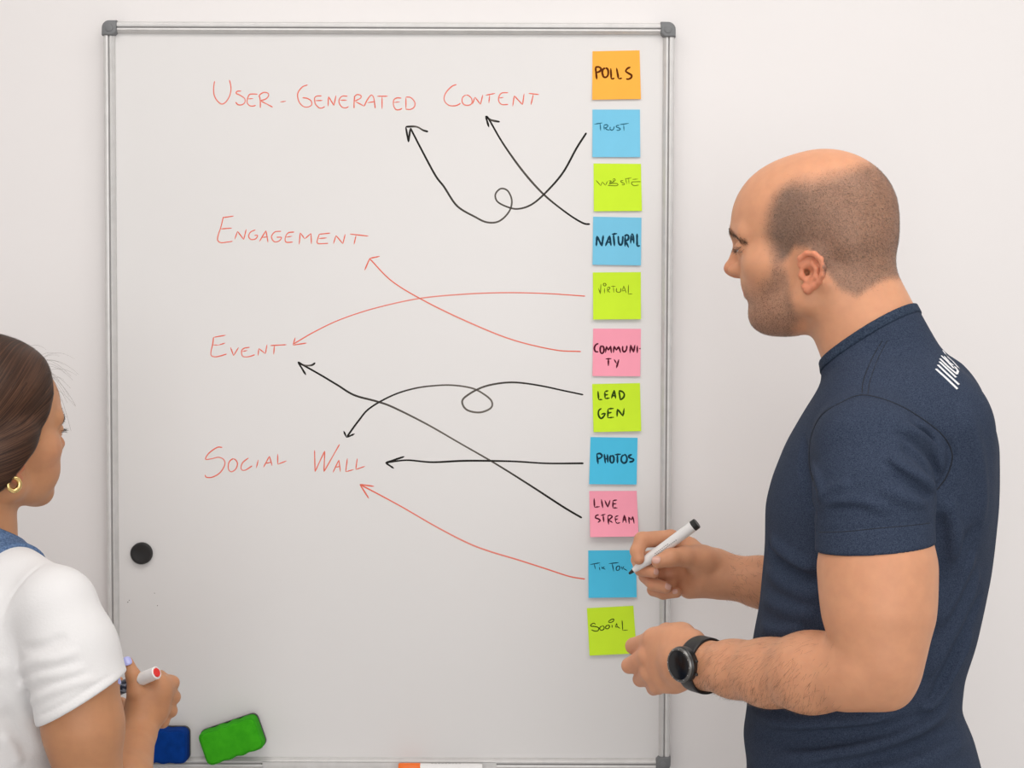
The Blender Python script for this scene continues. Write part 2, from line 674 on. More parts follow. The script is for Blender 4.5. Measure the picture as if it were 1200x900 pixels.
# ------------------------------------------------------------------ handwriting
def catmull(pts, step=1.2):
    pts = [np.array(p, float) for p in pts]
    if len(pts) == 2:
        return [pts[0] + (pts[1] - pts[0]) * t for t in np.linspace(0, 1, 8)]
    closed = np.linalg.norm(pts[0] - pts[-1]) < 1e-6
    q = ([pts[-2]] + pts + [pts[1]]) if closed else ([2 * pts[0] - pts[1]] + pts + [2 * pts[-1] - pts[-2]])
    out = []
    for i in range(1, len(q) - 2):
        p0, p1, p2, p3 = q[i - 1], q[i], q[i + 1], q[i + 2]
        n = max(3, int(np.linalg.norm(p2 - p1) / step))
        for t in np.linspace(0, 1, n, endpoint=False):
            out.append(0.5 * ((2 * p1) + (-p0 + p2) * t + (2 * p0 - 5 * p1 + 4 * p2 - p3) * t * t + (-p0 + 3 * p1 - 3 * p2 + p3) * t ** 3))
    out.append(q[-2])
    return out


def parse(text, ox, oy, sc):
    """'c x,y x,y ...; l x,y ...' -> list of dense pixel polylines"""
    res = []
    for part in text.split(';'):
        tk = part.split()
        if not tk: continue
        pts = [np.array([ox + float(a.split(',')[0]) / sc, oy + float(a.split(',')[1]) / sc]) for a in tk[1:]]
        if tk[0] == 'c':
            res.append(catmull(pts))
        else:
            for a, b_ in zip(pts[:-1], pts[1:]):
                res.append([a + (b_ - a) * t for t in np.linspace(0, 1, max(3, int(np.linalg.norm(b_ - a) / 2)))])
    return res


def ink(name, polys, width, material, parent, surf, fade=0.0, lift=0.0003):
    """raised ink strokes: rounded ribbons lying on the surface surf(px, py) -> y"""
    V, Q, C = [], [], []
    for pl in polys:
        W = []
        for p in pl:
            y = surf(p[0], p[1])
            W.append(P(p[0], p[1], y - lift))
        W = np.array(W)
        seg = np.gradient(W, axis=0)
        t = seg[:, [0, 2]]; t /= np.maximum(np.linalg.norm(t, axis=1, keepdims=True), 1e-9)
        nn = np.stack([-t[:, 1], t[:, 0]], 1)
        n = len(W)
        s = np.linspace(0, 1, n)
        ph = rng.uniform(0, 6)
        hw = width / 2 * (1 + 0.10 * np.sin(s * 9 + ph))
        # rounded ends
        dl = np.concatenate([[0], np.cumsum(np.linalg.norm(np.diff(W, axis=0), axis=1))])
        e0, e1 = dl, dl[-1] - dl
        ex = np.minimum(np.minimum(e0, e1) / (width * .5), 1)
        hw = hw * np.sqrt(np.maximum(1 - (1 - ex) ** 2, 0.12))
        b0 = len(V)
        for i in range(n):
            o = np.array([nn[i, 0], 0, nn[i, 1]])
            V += [W[i] + o * hw[i] + [0, lift * .9, 0], W[i] + o * hw[i] * .6, W[i] - o * hw[i] * .6, W[i] - o * hw[i] + [0, lift * .9, 0]]
            C += [fade * (0.5 - 0.5 * math.cos(2 * math.pi * min(max((s[i] - .08) / .84, 0), 1))) if n > 12 else 0.0] * 4
        for i in range(n - 1):
            for k in range(3):
                a = b0 + i * 4 + k
                Q.append((a, a + 1, a + 5, a + 4))
    me = mesh_from(name, V, Q)
    at = me.attributes.new('worn', 'FLOAT', 'POINT')
    at.data.foreach_set('value', np.array(C, dtype=np.float32))
    return link(name, me, material, parent)


def ink_mat(name, col, worn):
    m = mat(name, col, 0.75, spec=0.06)
    nt = m.node_tree
    a = nt.nodes.new('ShaderNodeAttribute'); a.attribute_name = 'worn'
    mx = nt.nodes.new('ShaderNodeMix'); mx.data_type = 'RGBA'
    mx.inputs['A'].default_value = (*col, 1); mx.inputs['B'].default_value = (*worn, 1)
    nt.links.new(a.outputs['Fac'], mx.inputs['Factor'])
    nt.links.new(mx.outputs['Result'], nt.nodes['Principled BSDF'].inputs['Base Color'])
    return m


M_red = ink_mat('red_marker_ink', (0.78, 0.17, 0.115), (0.78, 0.36, 0.31))
M_black = ink_mat('black_marker_ink', (0.022, 0.020, 0.018), (0.19, 0.17, 0.15))
flat = lambda px, py: 0.0
words = [
    ('user_generated_lettering',
     [("c 105,92 95,170 100,240 130,300 180,340 225,320 265,260 282,190 278,130 265,80; c 395,200 350,203 340,225 380,245 430,280 432,325 395,350 355,345 332,318;"
       "c 572,234 520,232 480,240 460,290 458,325 480,355 515,363 553,355; l 468,284 525,281; c 593,255 600,320 600,385;"
       "c 583,265 600,235 640,215 680,222 690,250 660,285 600,305; c 610,310 660,335 735,375; l 815,318 878,310", 240, 85, 9.23),
      ("c 155,33 110,50 75,90 65,130 80,185 115,222 155,228 188,210 185,175 150,152 108,146; c 278,130 235,132 215,150 222,200 255,235 285,235 305,222; l 222,172 285,170;"
       "l 333,222 337,135 385,215 403,125; c 505,133 460,132 435,155 430,190 455,228 490,235 515,222; l 440,168 500,168;"
       "c 568,130 562,190 562,240; c 560,140 590,118 622,128 618,150 570,175; l 575,180 650,220; c 650,222 675,170 705,128 720,125 735,150 748,240; l 680,190 745,180;"
       "l 765,133 858,133; l 808,138 808,245; c 978,150 940,148 912,165 908,210 930,250 965,250 985,238; l 912,188 965,182; l 1018,140 1018,245;"
       "c 1018,140 1060,145 1095,185 1092,225 1060,248 1015,247", 340, 95, 7.5)]),
    ('content_lettering',
     [("c 232,128 180,150 125,205 97,265 105,315 150,355 210,360 250,348 275,330; c 335,243 300,265 290,310 310,345 355,355 395,335 395,285 365,252 335,243;"
       "l 405,340 430,265 490,345 515,240; l 545,245 650,225; l 590,240 580,330; c 790,218 720,222 690,260 688,310 720,345 790,345; l 690,275 740,268;"
       "l 838,365 855,250 945,348 962,228; l 1010,225 1125,238; l 1062,235 1035,350", 510, 85, 9.23)]),
    ('engagement_lettering',
     [("l 98,62 178,50; c 103,55 85,130 65,190 62,225 85,242 130,238 170,232; l 85,143 165,137; l 185,218 205,160 250,220 268,145;"
       "c 335,150 300,165 285,195 300,218 335,215 350,190 325,190; l 362,235 410,155 425,240; l 380,205 425,200; c 520,160 475,165 450,200 470,235 505,230 522,205 485,203;"
       "c 615,165 570,172 550,205 555,238 605,238; l 555,203 600,195; l 650,255 657,170 690,215 735,175 738,252; l 875,173 790,182; c 795,182 782,220 785,248 860,247;"
       "l 790,212 850,208; l 897,250 915,190 965,250 982,180; l 1015,180 1150,195; l 1060,190 1045,255", 245, 245, 6.154)]),
    ('event_lettering',
     [("l 112,112 268,85; c 112,110 100,200 80,290 82,345 130,362 200,350 280,325; l 105,210 175,212 262,185; l 328,240 368,348 432,240;"
       "c 575,240 510,250 475,275 470,320 490,358 560,360 640,335; l 478,295 545,280; l 680,345 690,255 775,322 795,205; l 835,218 1045,207; l 890,215 880,332", 240, 385, 10.91)]),
    ('social_lettering',
     [("c 175,82 140,82 85,120 62,160 100,158 150,148 185,165 190,200 160,250 110,280 68,282 58,265; c 250,158 220,180 215,225 235,245 265,225 275,185 250,158;"
       "c 350,152 310,185 300,225 325,235 375,205; l 415,165 402,220; l 450,215 490,140 508,205; l 460,190 505,180; l 545,125 545,195 605,172", 230, 510, 5.714)]),
    ('wall_lettering',
     [("l 792,100 795,245 860,105 855,245 960,60; l 915,250 955,165 965,245; l 935,215 962,208; l 1012,155 1000,245 1055,230; l 1078,155 1068,230 1130,208", 230, 510, 5.714)]),
]
for nm, parts in words:
    polys = []
    for t, ox, oy, sc in parts: polys += parse(t, ox, oy, sc)
    ink(nm, polys, 0.0019, M_red, board, flat, 0.35)

arrows = [
    ('black', 0.0030, 0.55, 440, 120, 4.286, "c 1060,152 1010,230 940,355 850,458 780,515 710,535 650,520 610,495 603,460 630,433 665,445 685,495 670,550 620,597 560,602 500,575 410,520 345,425 300,365 230,235 175,128;"
     "c 152,122 205,122 240,140 265,147; l 152,122 166,200 175,130", ),
    ('black', 0.0032, 0.45, 440, 120, 4.286, "c 1078,612 1040,605 960,555 845,462 740,345 640,205 570,85 555,70; l 570,125 553,68; c 553,68 580,88 625,98"),
    ('red', 0.0020, 0.6, 0, 0, 1, "c 686,347 640,344 590,343 540,345 490,350 440,361 400,374 370,388 344,403; l 346,395.5 343.3,404.4 359.5,402"),
    ('red', 0.0022, 0.4, 0, 0, 1, "c 681,412 650,410 600,398 550,378 500,354 460,330 433,303; l 427.3,316.7 433.3,302.7 445,300.4"),
    ('black', 0.0030, 0.75, 0, 0, 1, "c 682,607 660,594 620,568 580,543 540,520 500,497 460,477 440,470 415,463 395,451 375,439 352,426; l 358.5,439.5 349,424; c 349,424 356,428 365,428 369.5,425"),
    ('black', 0.0029, 0.85, 400, 420, 3.0, "c 851,128 780,113 700,96 620,85 560,87 500,100 450,125 425,150 440,180 485,190 525,175 528,150 500,125 460,105 400,95 340,95 260,105 180,130 100,175 60,220 20,275; l 8,255 18,278 47,265"),
    ('black', 0.0030, 0.0, 400, 420, 3.0, "c 852,369 720,369 600,362 440,360 320,365 230,358 155,367; l 222,345 155,367 185,387"),
    ('red', 0.0024, 0.5, 400, 420, 3.0, "c 857,776 800,766 720,740 620,708 520,678 440,647 330,590 200,515 65,443; l 115,450 65,443 97,493"),
]
for ar in arrows:
    ink('arrow', parse(ar[6], ar[3], ar[4], ar[5]), ar[1], M_red if ar[0] == 'red' else M_black, board, flat, ar[2])

ink('stray_mark', parse('l 149,706 150.5,705.5; l 151,704 152,703', 0, 0, 1), .0012, M_black, board, flat, .9)
ink('stray_mark', parse('l 184,709.4 185,710', 0, 0, 1), .0016, M_black, board, flat)
ink('stray_mark', parse('l 180.6,695 181.4,695.4', 0, 0, 1), .0014, M_black, board, flat)

# ------------------------------------------------------------------ sticky notes
def note_mat(name, col):
    return mat(name, col, 0.75, spec=0.15, noise=(30, tuple(c * 1.04 for c in col), 0.3, 0.7))


M_orange = note_mat('orange_paper', (0.96, 0.44, 0.066))
M_blue = note_mat('blue_paper', (0.19, 0.56, 0.78))
M_blue2 = note_mat('deep_blue_paper', (0.08, 0.53, 0.79))
M_green = note_mat('lime_paper', (0.59, 0.85, 0.035))
M_pink = note_mat('pink_paper', (0.95, 0.36, 0.47))
M_ink_o = ink_mat('brown_black_ink', (0.11, 0.026, 0.005), (0.2, 0.08, 0.03))
M_ink_b = ink_mat('blue_black_ink', (0.012, 0.05, 0.085), (0.05, 0.17, 0.25))
M_ink_bt = ink_mat('thin_blue_ink', (0.02, 0.13, 0.21), (0.06, 0.2, 0.3))
M_ink_g = ink_mat('olive_black_ink', (0.03, 0.07, 0.008), (0.12, 0.2, 0.02))
M_ink_gt = ink_mat('thin_olive_ink', (0.15, 0.22, 0.012), (0.2, 0.3, 0.02))
M_ink_p = ink_mat('maroon_black_ink', (0.10, 0.015, 0.03), (0.25, 0.05, 0.09))
NG = 'sticky notes in a column down the right side of the whiteboard'
notes = [
    ('orange sticky note reading POLLS, at the top of the column on the whiteboard', M_orange, M_ink_o, 0.0030, 685, 50, [(120, 130), (830, 115), (850, 850), (115, 860)], 0.003,
     "l 165,365 185,555; c 160,372 210,365 245,385 245,415 215,440 178,450; c 315,385 280,400 268,450 285,510 320,522 350,495 358,440 345,395 315,385; l 395,385 403,550 455,535; l 483,380 512,545 567,535; c 692,368 645,390 622,430 660,460 708,490 700,530 660,550 625,545"),
    ('light blue sticky note reading TRUST in thin lettering on the whiteboard', M_blue, M_ink_bt, 0.0016, 685, 120, [(120, 108), (835, 108), (840, 825), (118, 825)], 0.003,
     "l 148,328 270,308; l 235,315 243,428; l 292,345 298,415; c 290,345 330,335 352,350 340,372 305,385; c 310,385 340,410 380,415; c 388,365 385,400 405,418 435,405 448,360; c 525,345 485,350 480,370 520,385 540,405 510,420 480,418; l 530,335 668,315; l 590,335 595,430"),
    ('lime green sticky note reading WEBSITE in thin lettering on the whiteboard', M_green, M_ink_gt, 0.0013, 685, 185, [(135, 85), (850, 90), (865, 800), (140, 805)], 0.003,
     "l 172,335 245,420 268,360 315,415 352,345; c 365,345 405,350 375,375 410,378 365,400; l 430,330 440,380; c 425,325 450,315 462,335 440,355 400,385 480,385 505,405 470,420 350,415; c 585,340 545,348 560,370 600,385 595,405 560,405; l 620,305 635,395; l 610,318 710,300; l 665,315 670,390; l 720,325 805,318; c 850,358 760,360 715,365 712,395 750,418 820,408"),
    ('light blue sticky note reading NATURAL in bold lettering on the whiteboard', M_blue, M_ink_b, 0.0030, 685, 250, [(130, 50), (858, 65), (850, 785), (120, 775)], 0.003,
     "l 178,495 188,340 262,495 283,330; l 315,495 378,335 400,490; l 345,440 400,430; l 410,315 492,305; l 435,315 452,495; c 508,340 515,440 540,475 568,450 580,340; l 612,345 612,500; c 600,345 640,325 665,350 655,395 615,420; l 620,420 665,515; l 695,455 705,320 730,310 745,455; l 700,395 745,390; l 792,305 792,497 838,487"),
    ('lime green sticky note reading VIRTUAL in thin lettering on the whiteboard', M_green, M_ink_gt, 0.0014, 685, 315, [(125, 55), (848, 50), (850, 760), (130, 765)], 0.006,
     "l 210,290 238,380 248,230; l 302,290 300,370; c 300,215 283,240 305,260 325,240 300,215; l 345,280 348,355; c 345,280 380,280 375,305 350,325; l 352,330 385,358; l 398,265 468,265; l 435,268 442,358; c 485,290 480,335 510,355 545,340 548,290; l 570,340 590,255 630,365; l 570,335 610,325; l 662,240 658,380 722,378"),
    ('pink sticky note reading COMMUNITY over two lines on the whiteboard', M_pink, M_ink_p, 0.0027, 685, 380, [(130, 65), (850, 70), (840, 785), (120, 780)], 0.003,
     "c 210,290 170,310 148,360 165,410 210,415; c 262,325 240,350 238,410 262,440 288,415 290,355 262,325; l 315,430 330,330 360,395 395,325 405,435; l 435,430 447,325 480,395 515,330 545,430; c 575,325 575,390 600,415 630,385 640,320; l 685,435 695,310 740,425 760,310; l 795,320 795,435; l 825,368 845,366; l 318,522 405,518; l 360,522 360,628; l 445,528 482,590; l 518,530 480,660"),
    ('lime green sticky note reading LEAD GEN in bold lettering on the whiteboard', M_green, M_ink_g, 0.0027, 685, 445, [(115, 65), (835, 50), (855, 775), (135, 790)], 0.005,
     "l 203,170 213,300 270,298; l 305,180 360,165; l 305,180 310,285 380,275; l 308,232 355,222; l 405,285 448,155 470,285; l 420,245 465,235; l 520,165 540,310; c 515,165 570,180 600,220 585,270 540,305; c 255,432 215,465 210,530 240,580 275,570 310,510 250,522; l 350,440 440,432; l 355,440 350,575 445,565; l 355,505 410,490; l 490,560 495,440 580,550 598,430"),
    ('deep blue sticky note reading PHOTOS in bold lettering on the whiteboard', M_blue2, M_ink_b, 0.0029, 685, 505, [(90, 92), (800, 103), (785, 808), (70, 803)], 0.004,
     "l 185,350 205,500; c 178,352 230,340 262,370 250,400 200,425; l 297,345 315,490; l 345,350 352,480; l 305,425 350,415; c 410,370 385,400 390,460 415,482 440,455 440,395 410,370; l 450,360 550,350; l 495,358 497,490; c 595,362 560,390 555,450 590,485 630,465 638,400 615,362 595,362; c 715,355 670,375 680,405 740,430 720,460 672,468"),
    ('pink sticky note reading LIVE STREAM with a lifted bottom edge on the whiteboard', M_pink, M_ink_p, 0.0024, 680, 570, [(135, 70), (850, 68), (880, 755), (150, 765)], 0.012,
     "l 208,178 215,315 295,305; l 318,195 340,325; l 370,210 415,315 450,205; l 490,215 555,205; l 495,215 490,325 560,325; l 492,265 545,260; c 280,430 240,440 230,475 270,490 300,515 265,545; l 310,440 380,420; l 345,432 355,540; l 415,450 428,575; c 410,450 450,435 480,460 425,510; l 430,510 490,548; l 525,460 575,440; l 525,460 535,540 560,560 600,545; l 528,500 570,490; l 640,548 665,430 695,550; l 648,510 690,500; l 740,565 728,460 770,510 790,450 812,560"),
    ('deep blue sticky note reading Tik Tok in thin lettering, under the marker tip', M_blue2, M_ink_b, 0.0015, 680, 635, [(120, 130), (838, 125), (850, 835), (125, 845)], 0.005,
     "l 150,342 300,315; l 210,330 228,412; l 285,375 297,430; l 288,345 296,349; l 320,375 335,410; l 365,375 335,395 380,415; l 430,330 580,312; l 480,325 505,445; c 570,365 545,385 545,425 575,428 595,400 590,370 570,365; l 620,370 635,420; l 660,370 640,395 710,435"),
    ('lime green sticky note reading SOCIAL, lowest of the column, at the fingertips of the man', M_green, M_ink_g, 0.0015, 680, 705, [(100, 100), (800, 62), (850, 780), (140, 815)], 0.005,
     "c 230,345 205,325 165,345 160,370 210,375 260,385 280,405 265,440 220,445 165,425; c 330,370 295,390 300,425 335,430 360,405 355,375 330,370; c 415,355 385,375 385,405 415,410 440,385 435,360 415,355; l 480,350 480,395; c 425,300 470,270 505,265 495,300 450,315 425,300; l 530,385 548,325 560,380 600,405; l 525,385 575,380; l 630,280 640,435 718,430"),
]
for lab, mp, mi, wd, ox, oy, cor, curl, txt in notes:
    q = [np.array([ox + x / 12.86, oy + y / 12.86]) for x, y in cor]
    ytop, ybot = (q[0][1] + q[1][1]) / 2, (q[2][1] + q[3][1]) / 2
    prof = lambda v, c=curl: -(0.0006 + c * max(v - 0.12, 0) ** 2.2)
    surf = lambda px, py, a=ytop, b_=ybot, pr=prof: pr((py - a) / (b_ - a)) - 0.0003
    N = 14
    V, Fq = [], []
    for side in (0, 1):
        for i in range(N + 1):
            v = i / N
            for j in range(5):
                u = j / 4
                p2 = (q[0] * (1 - u) + q[1] * u) * (1 - v) + (q[3] * (1 - u) + q[2] * u) * v
                V.append(P(p2[0], p2[1], prof(v) - (0.0003 if side else 0.0)))
    K = (N + 1) * 5
    for i in range(N):
        for j in range(4):
            a = i * 5 + j
            Fq.append((a, a + 1, a + 6, a + 5)); Fq.append((K + a, K + a + 5, K + a + 6, K + a + 1))
    rim = [j for j in range(5)] + [i * 5 + 4 for i in range(1, N + 1)] + [N * 5 + j for j in (3, 2, 1, 0)] + [i * 5 for i in range(N - 1, 0, -1)]
    for a, c in zip(rim, rim[1:] + rim[:1]): Fq.append((c, a, K + a, K + c))
    ob = link('sticky_note', mesh_from('sticky_note', V, Fq), mp, None)
    ob.data.set_sharp_from_angle(angle=math.radians(30))
    tag(ob, lab, 'sticky note', NG)
    ink('lettering', parse(txt, ox, oy, 12.86), wd * 1.08, mi, ob, surf, 0.0, 0.00025)

# ------------------------------------------------------------------ magnet, erasers, pen on the tray
M_magnet = mat('black_magnet_plastic', (0.012, 0.011, 0.011), 0.45)
c0 = P(165, 649, -0.008)
m = MB(); m.lathe((c0[0], 0, c0[2]), (0, -1, 0), [(0.0, .0165), (.001, .0178), (.006, .0175), (.0078, .0162), (.0082, .013), (.0078, .0115), (.0076, .0003)], 48)
tag(m.build('magnet', M_magnet, None, True, 35), 'round black magnet on the lower left of the whiteboard', 'magnet')


def eraser(lab, cx, cy, Lx, Lz, rot, colb, colf, group):
    c = P(cx, cy, -0.03)
    root = empty('board_eraser', (c[0], 0.0, c[2]))
    tag(root, lab, 'board eraser', group)

    def outline(gx, gz, rad, wav):
        pts = []
        hx, hz = Lx / 2 + gx, Lz / 2 + gz
        n = 26
        ca = [(hx - rad, hz - rad, 0), (-hx + rad, hz - rad, 1), (-hx + rad, -hz + rad, 2), (hx - rad, -hz + rad, 3)]
        for qx, qz, k in ca:
            for i in range(7):
                a = math.pi / 2 * (k + i / 6)
                pts.append((qx + rad * math.cos(a), qz + rad * math.sin(a)))
            if k in (0, 2):
                s = 1 if k == 0 else -1
                for i in range(1, n):
                    t = i / n
                    x = s * (hx - rad) * (1 - 2 * t)
                    pts.append((x, s * (hz + wav * math.sin(t * 2 * math.pi * 3.5) * math.sin(math.pi * t))))
        cr, sr = math.cos(rot), math.sin(rot)
        return [(c[0] + x * cr - z * sr, c[2] + x * sr + z * cr) for x, z in pts]
    y0 = -0.0118
    m = MB(); m.prism(outline(0, 0, .010, 0), y0, y0 - .006); m.build('magnet_backing', M_magnet, root, True, 40)
    m = MB(); m.prism(outline(-.0005, -.0005, .010, .0012), y0 - .006, y0 - .024, .003)
    m.build('foam_body', colb, root, True, 50)
    m = MB(); m.prism(outline(-.0035, -.0035, .009, .0012), y0 - .0235, y0 - .0265, .002)
    m.build('felt_pad', colf, root, True, 50)


Mg = mat('green_foam', (0.035, 0.30, 0.012), 0.9, spec=0.1, noise=(70, (0.05, 0.36, 0.02), .3, .7), bump=(500, .4, .001))
Mg2 = mat('green_felt', (0.055, 0.42, 0.015), 0.95, spec=0.05, noise=(90, (0.04, 0.35, 0.012), .3, .7), bump=(700, .5, .001))
Mb = mat('blue_foam', (0.004, 0.035, 0.20), 0.9, spec=0.1, bump=(500, .4, .001))
Mb2 = mat('blue_felt', (0.004, 0.045, 0.26), 0.95, spec=0.05, noise=(90, (0.003, 0.035, 0.2), .3, .7), bump=(700, .5, .001))
eraser('green foam eraser stuck tilted on the bottom of the whiteboard', 271.5, 867.5, 0.098, 0.056, math.radians(19), Mg, Mg2, 'board erasers')
eraser('dark blue foam eraser at the foot of the whiteboard by the woman', 184, 874, 0.100, 0.056, 0.0, Mb, Mb2, 'board erasers')

# tray under the board with a pen lying on it
tz = P(600, 905, -0.03)[2]
m = MB()
m.box((BX0 + .25, -.055, tz - .004), (BX1 - .28, -.012, tz - .001)); m.box((BX0 + .25, -.058, tz - .004), (BX1 - .28, -.055, tz + .004))
m.box((BX0 + .25, -.0125, tz - .004), (BX1 - .28, -.0112, BZ0 + .012))
m.build('pen_tray', M_alu, board)
M_oc = mat('orange_cap_plastic', (0.90, 0.17, 0.015), 0.4)
pl = P(467, 900, -0.035)
pen = empty('marker_pen', (pl[0], -.035, tz - .001))
tag(pen, 'white marker with orange cap lying on the tray below the whiteboard', 'marker')
r_ = .0085
zc = tz - .001 + r_
m = MB(); m.lathe((pl[0] + .034, -.035, zc), (1, 0, 0), [(0, r_ * .92), (.095, r_ * .92), (.1, r_ * .8)], 28); m.build('barrel', M_white_plastic, pen, True, 35)
m = MB(); m.lathe((pl[0], -.035, zc), (1, 0, 0), [(0, r_ * .85), (.002, r_), (.034, r_), (.035, r_ * .92)], 28); m.build('cap', M_oc, pen, True, 35)
m = MB()
for k in range(9): m.box((pl[0] + .052 + k * .0055, -.0362, zc + r_ * .925), (pl[0] + .056 + k * .0055, -.035, zc + r_ * .935))
m.build('print', M_groove, pen)

# ceiling lamp above the camera side
for lx in (-.5, .9):
    r = empty('ceiling_lamp', (lx, -1.25, 2.9))
    tag(r, 'white ceiling lamp panel on the left' if lx < 0 else 'white ceiling lamp panel on the right', 'ceiling lamp', 'ceiling lamps')
    m = MB(); m.box((lx - .6, -1.55, 2.84), (lx + .6, -.95, 2.9)); m.build('housing', M_white_plastic, r)
    Ml = mat('lamp_diffuser', (.9, .9, .88), .6)
    Ml.node_tree.nodes['Principled BSDF'].inputs['Emission Color'].default_value = (1, .95, .9, 1)
    Ml.node_tree.nodes['Principled BSDF'].inputs['Emission Strength'].default_value = 2.0
    m = MB(); m.box((lx - .57, -1.52, 2.835), (lx + .57, -.98, 2.84)); m.build('diffuser', Ml, r)

# ------------------------------------------------------------------ people: shared anatomy
M_skin_m = attr_skin('skin_light', 0.5, 0.22)
M_skin_w = attr_skin('skin_tan', 0.48, 0.22)
M_stub = mat('dark_stubble', (0.055, 0.035, 0.025), 0.6)
M_armhair = mat('brown_arm_hair', (0.10, 0.055, 0.03), 0.5)
M_eye = mat('eye_white', (0.75, 0.72, 0.70), 0.2)
M_iris = mat('brown_iris', (0.05, 0.025, 0.012), 0.15)
M_nail = mat('bare_nail', (0.70, 0.40, 0.32), 0.3, coat=0.3)


def head_frame(origin, psi, pitch, s, mirror):
    """psi: heading angle of the face in the xy plane; pitch: nodding angle (positive looks down)"""
    f = np.array([math.cos(psi), math.sin(psi), 0.0]); u = np.array([0, 0, 1.0])
    l = np.cross(u, f)
    X = f * math.cos(pitch) - u * math.sin(pitch); Z = u * math.cos(pitch) + f * math.sin(pitch)
    return Frame(origin, X, l, Z, s)


def build_head(sd, F, fem=False):
    """head in millimetres: x forward, y to the person's left, z up, origin between the ears"""
    m_ = 6.0 if fem else 0.0
    sd.ell((5, 0, 68), (93, 77, 83), 0.01, F)
    sd.ell((53 if not fem else 50, 0, 62), (66, 60, 71), 0.022, F)
    sd.ell((-35, 0, 30), (48, 62, 50), 0.022, F)
    # face
    sd.ell((46, 0, 3), (60, 58, 70), 0.016, F)
    for s in (1, -1):
        sd.ell((60, s * 44, 8), (30, 22, 22), 0.018, F)
        sd.rc((6, s * 50, -34), (71 + m_, s * 14, -55), 17 if not fem else 14, 15, 0.020, F)
        sd.rc((0, s * 56, 10), (8, s * 52, -34), 16, 15 if not fem else 12, 0.02, F)
        sd.rc((109 if not fem else 103, s * 6, 51), (88, s * 44, 47), 9 if not fem else 7, 10, 0.012, F)
    sd.ell((73.5 + m_, 0, -55), (18, 24, 15.5), 0.012, F)
    if not fem: sd.ell((43, 0, -52), (42, 42, 27), 0.02, F)
    sd.ell((77 + m_ * .6, 0, -14), (23, 31, 23), 0.012, F)
    sd.ell((109 + m_, 0, -40), (16, 26, 7.5), 0.006, F, mode='s')
    if fem:
        for s in (1, -1): sd.ell((69, s * 30, -24), (25, 21, 25), 0.014, F)
    # eye sockets, lids
    for s in (1, -1):
        sd.ell((112, s * 34, 32), (17, 19, 12), 0.010, F, mode='s')
        sd.ell((92, s * 32, 30), (13.2, 14, 13), 0.004, F)
        sd.rc((103, s * 24, 27.5), (99, s * 44, 26), 1.0, 1.0, 0.003, F, mode='s')
    # nose
    sd.rc((108, 0, 40), (119, 0, 10), 6.5, 7.5, 0.008, F)
    sd.ell((119.5, 0, 5.5), (10.5, 9.5, 8.8), 0.006, F)
    sd.rc((100, 0, 14), (112, 0, 2), 10, 8, 0.008, F)
    for s in (1, -1):
        sd.ell((109, s * 12.5, 3.5), (11, 6.5, 7.5), 0.005, F)
        sd.ell((113, s * 6.5, -5), (6, 3.0, 3.5), 0.003, F, mode='s')
    # mouth
    for s in (1, -1):
        sd.rc((100.0 + m_ * 1.7, 0, -17.5), (86 + m_ * 1.4, s * 23, -21), 5.2, 2.5, 0.004, F)
        sd.rc((97.0 + m_ * 1.7, 0, -27.0), (85 + m_ * 1.4, s * 21, -23.5), 5.6, 2.5, 0.004, F)
        sd.rc((106 + m_ * 1.7, 0, -22.3), (90 + m_, s * 25, -22.5), 1.2, 1.0, 0.0025, F, mode='s')
    # ears
    for s in (1, -1):
        def e(x, y, z): return (x * 1.0 - 3, s * y, z * .86 - 3)
        ca, sa = math.cos(.18), math.sin(.18)
        Re = np.array([[ca, 0, sa], [0, 1, 0], [-sa, 0, ca]])
        sd.ell(e(0, 77, 2), (14, 4.5, 20), 0.006, F, R=Re)
        hx = [(9, 74, 2), (14, 77, 10), (13, 80, 19), (5, 82, 25.5), (-5, 84, 24.5), (-13, 85.5, 17), (-16.5, 85.5, 6), (-15, 84, -5), (-10, 81, -14), (-4, 78, -20)]
        sd.chain([e(*p) for p in hx], [2.4, 3, 3.2, 3.3, 3.4, 3.4, 3.4, 3.3, 3.2, 3.4], 0.002, F)
        sd.chain([e(-3, 78.5, -19), e(4, 76.5, -24), e(9, 75, -20)], [4.2, 5.2, 3.8], 0.003, F)
        sd.ell(e(4, 84, -2), (8, 8.5, 9), 0.003, F, mode='s')
        sd.rc(e(2, 85, 18), e(-9, 87, 8), 2.6, 2.6, 0.002, F, mode='s')
        sd.rc(e(7, 74, 0), e(9, 66, -1), 4, 3, 0.003, F, mode='s')
        sd.chain([e(-1, 80, 13), e(-7, 82, 4), e(-6, 81, -7), e(0, 79, -13.5)], [2.6, 2.8, 2.8, 2.8], 0.002, F)
        sd.ell(e(12.5, 76, -4), (4, 3.4, 5.5), 0.003, F)


def finger(sd, pts, rads, k=0.002, k0=0.006):
    sd.chain(pts, rads, k, WF, k0=k0)


def nail_mesh(name, c, n, along, ln, wd, material, parent):
    """small domed plate"""
    c = Vector(c); n = Vector(n).normalized(); a = Vector(along); a = (a - n * a.dot(n)).normalized(); b = n.cross(a)
    m = MB(); vs = []; fs = []
    R = 7
    for i in range(R):
        r = i / (R - 1)
        for k in range(20):
            t = 2 * math.pi * k / 20
            ct = abs(math.cos(t)) ** .75 * math.copysign(1, math.cos(t)); st = abs(math.sin(t)) ** .75 * math.copysign(1, math.sin(t))
            x, y = ct * r * ln / 2, st * r * wd / 2
            h = .0008 - (y / wd) ** 2 * wd * .75 - (x / ln) ** 2 * ln * .12
            if i == R - 1: h -= .0009
            vs.append(c + a * x + b * y + n * h)
    for i in range(R - 1):
        for k in range(20):
            k2 = (k + 1) % 20
            fs.append((i * 20 + k, i * 20 + k2, (i + 1) * 20 + k2, (i + 1) * 20 + k))
    m.add(vs, fs)
    return m.build(name, material, parent, True)


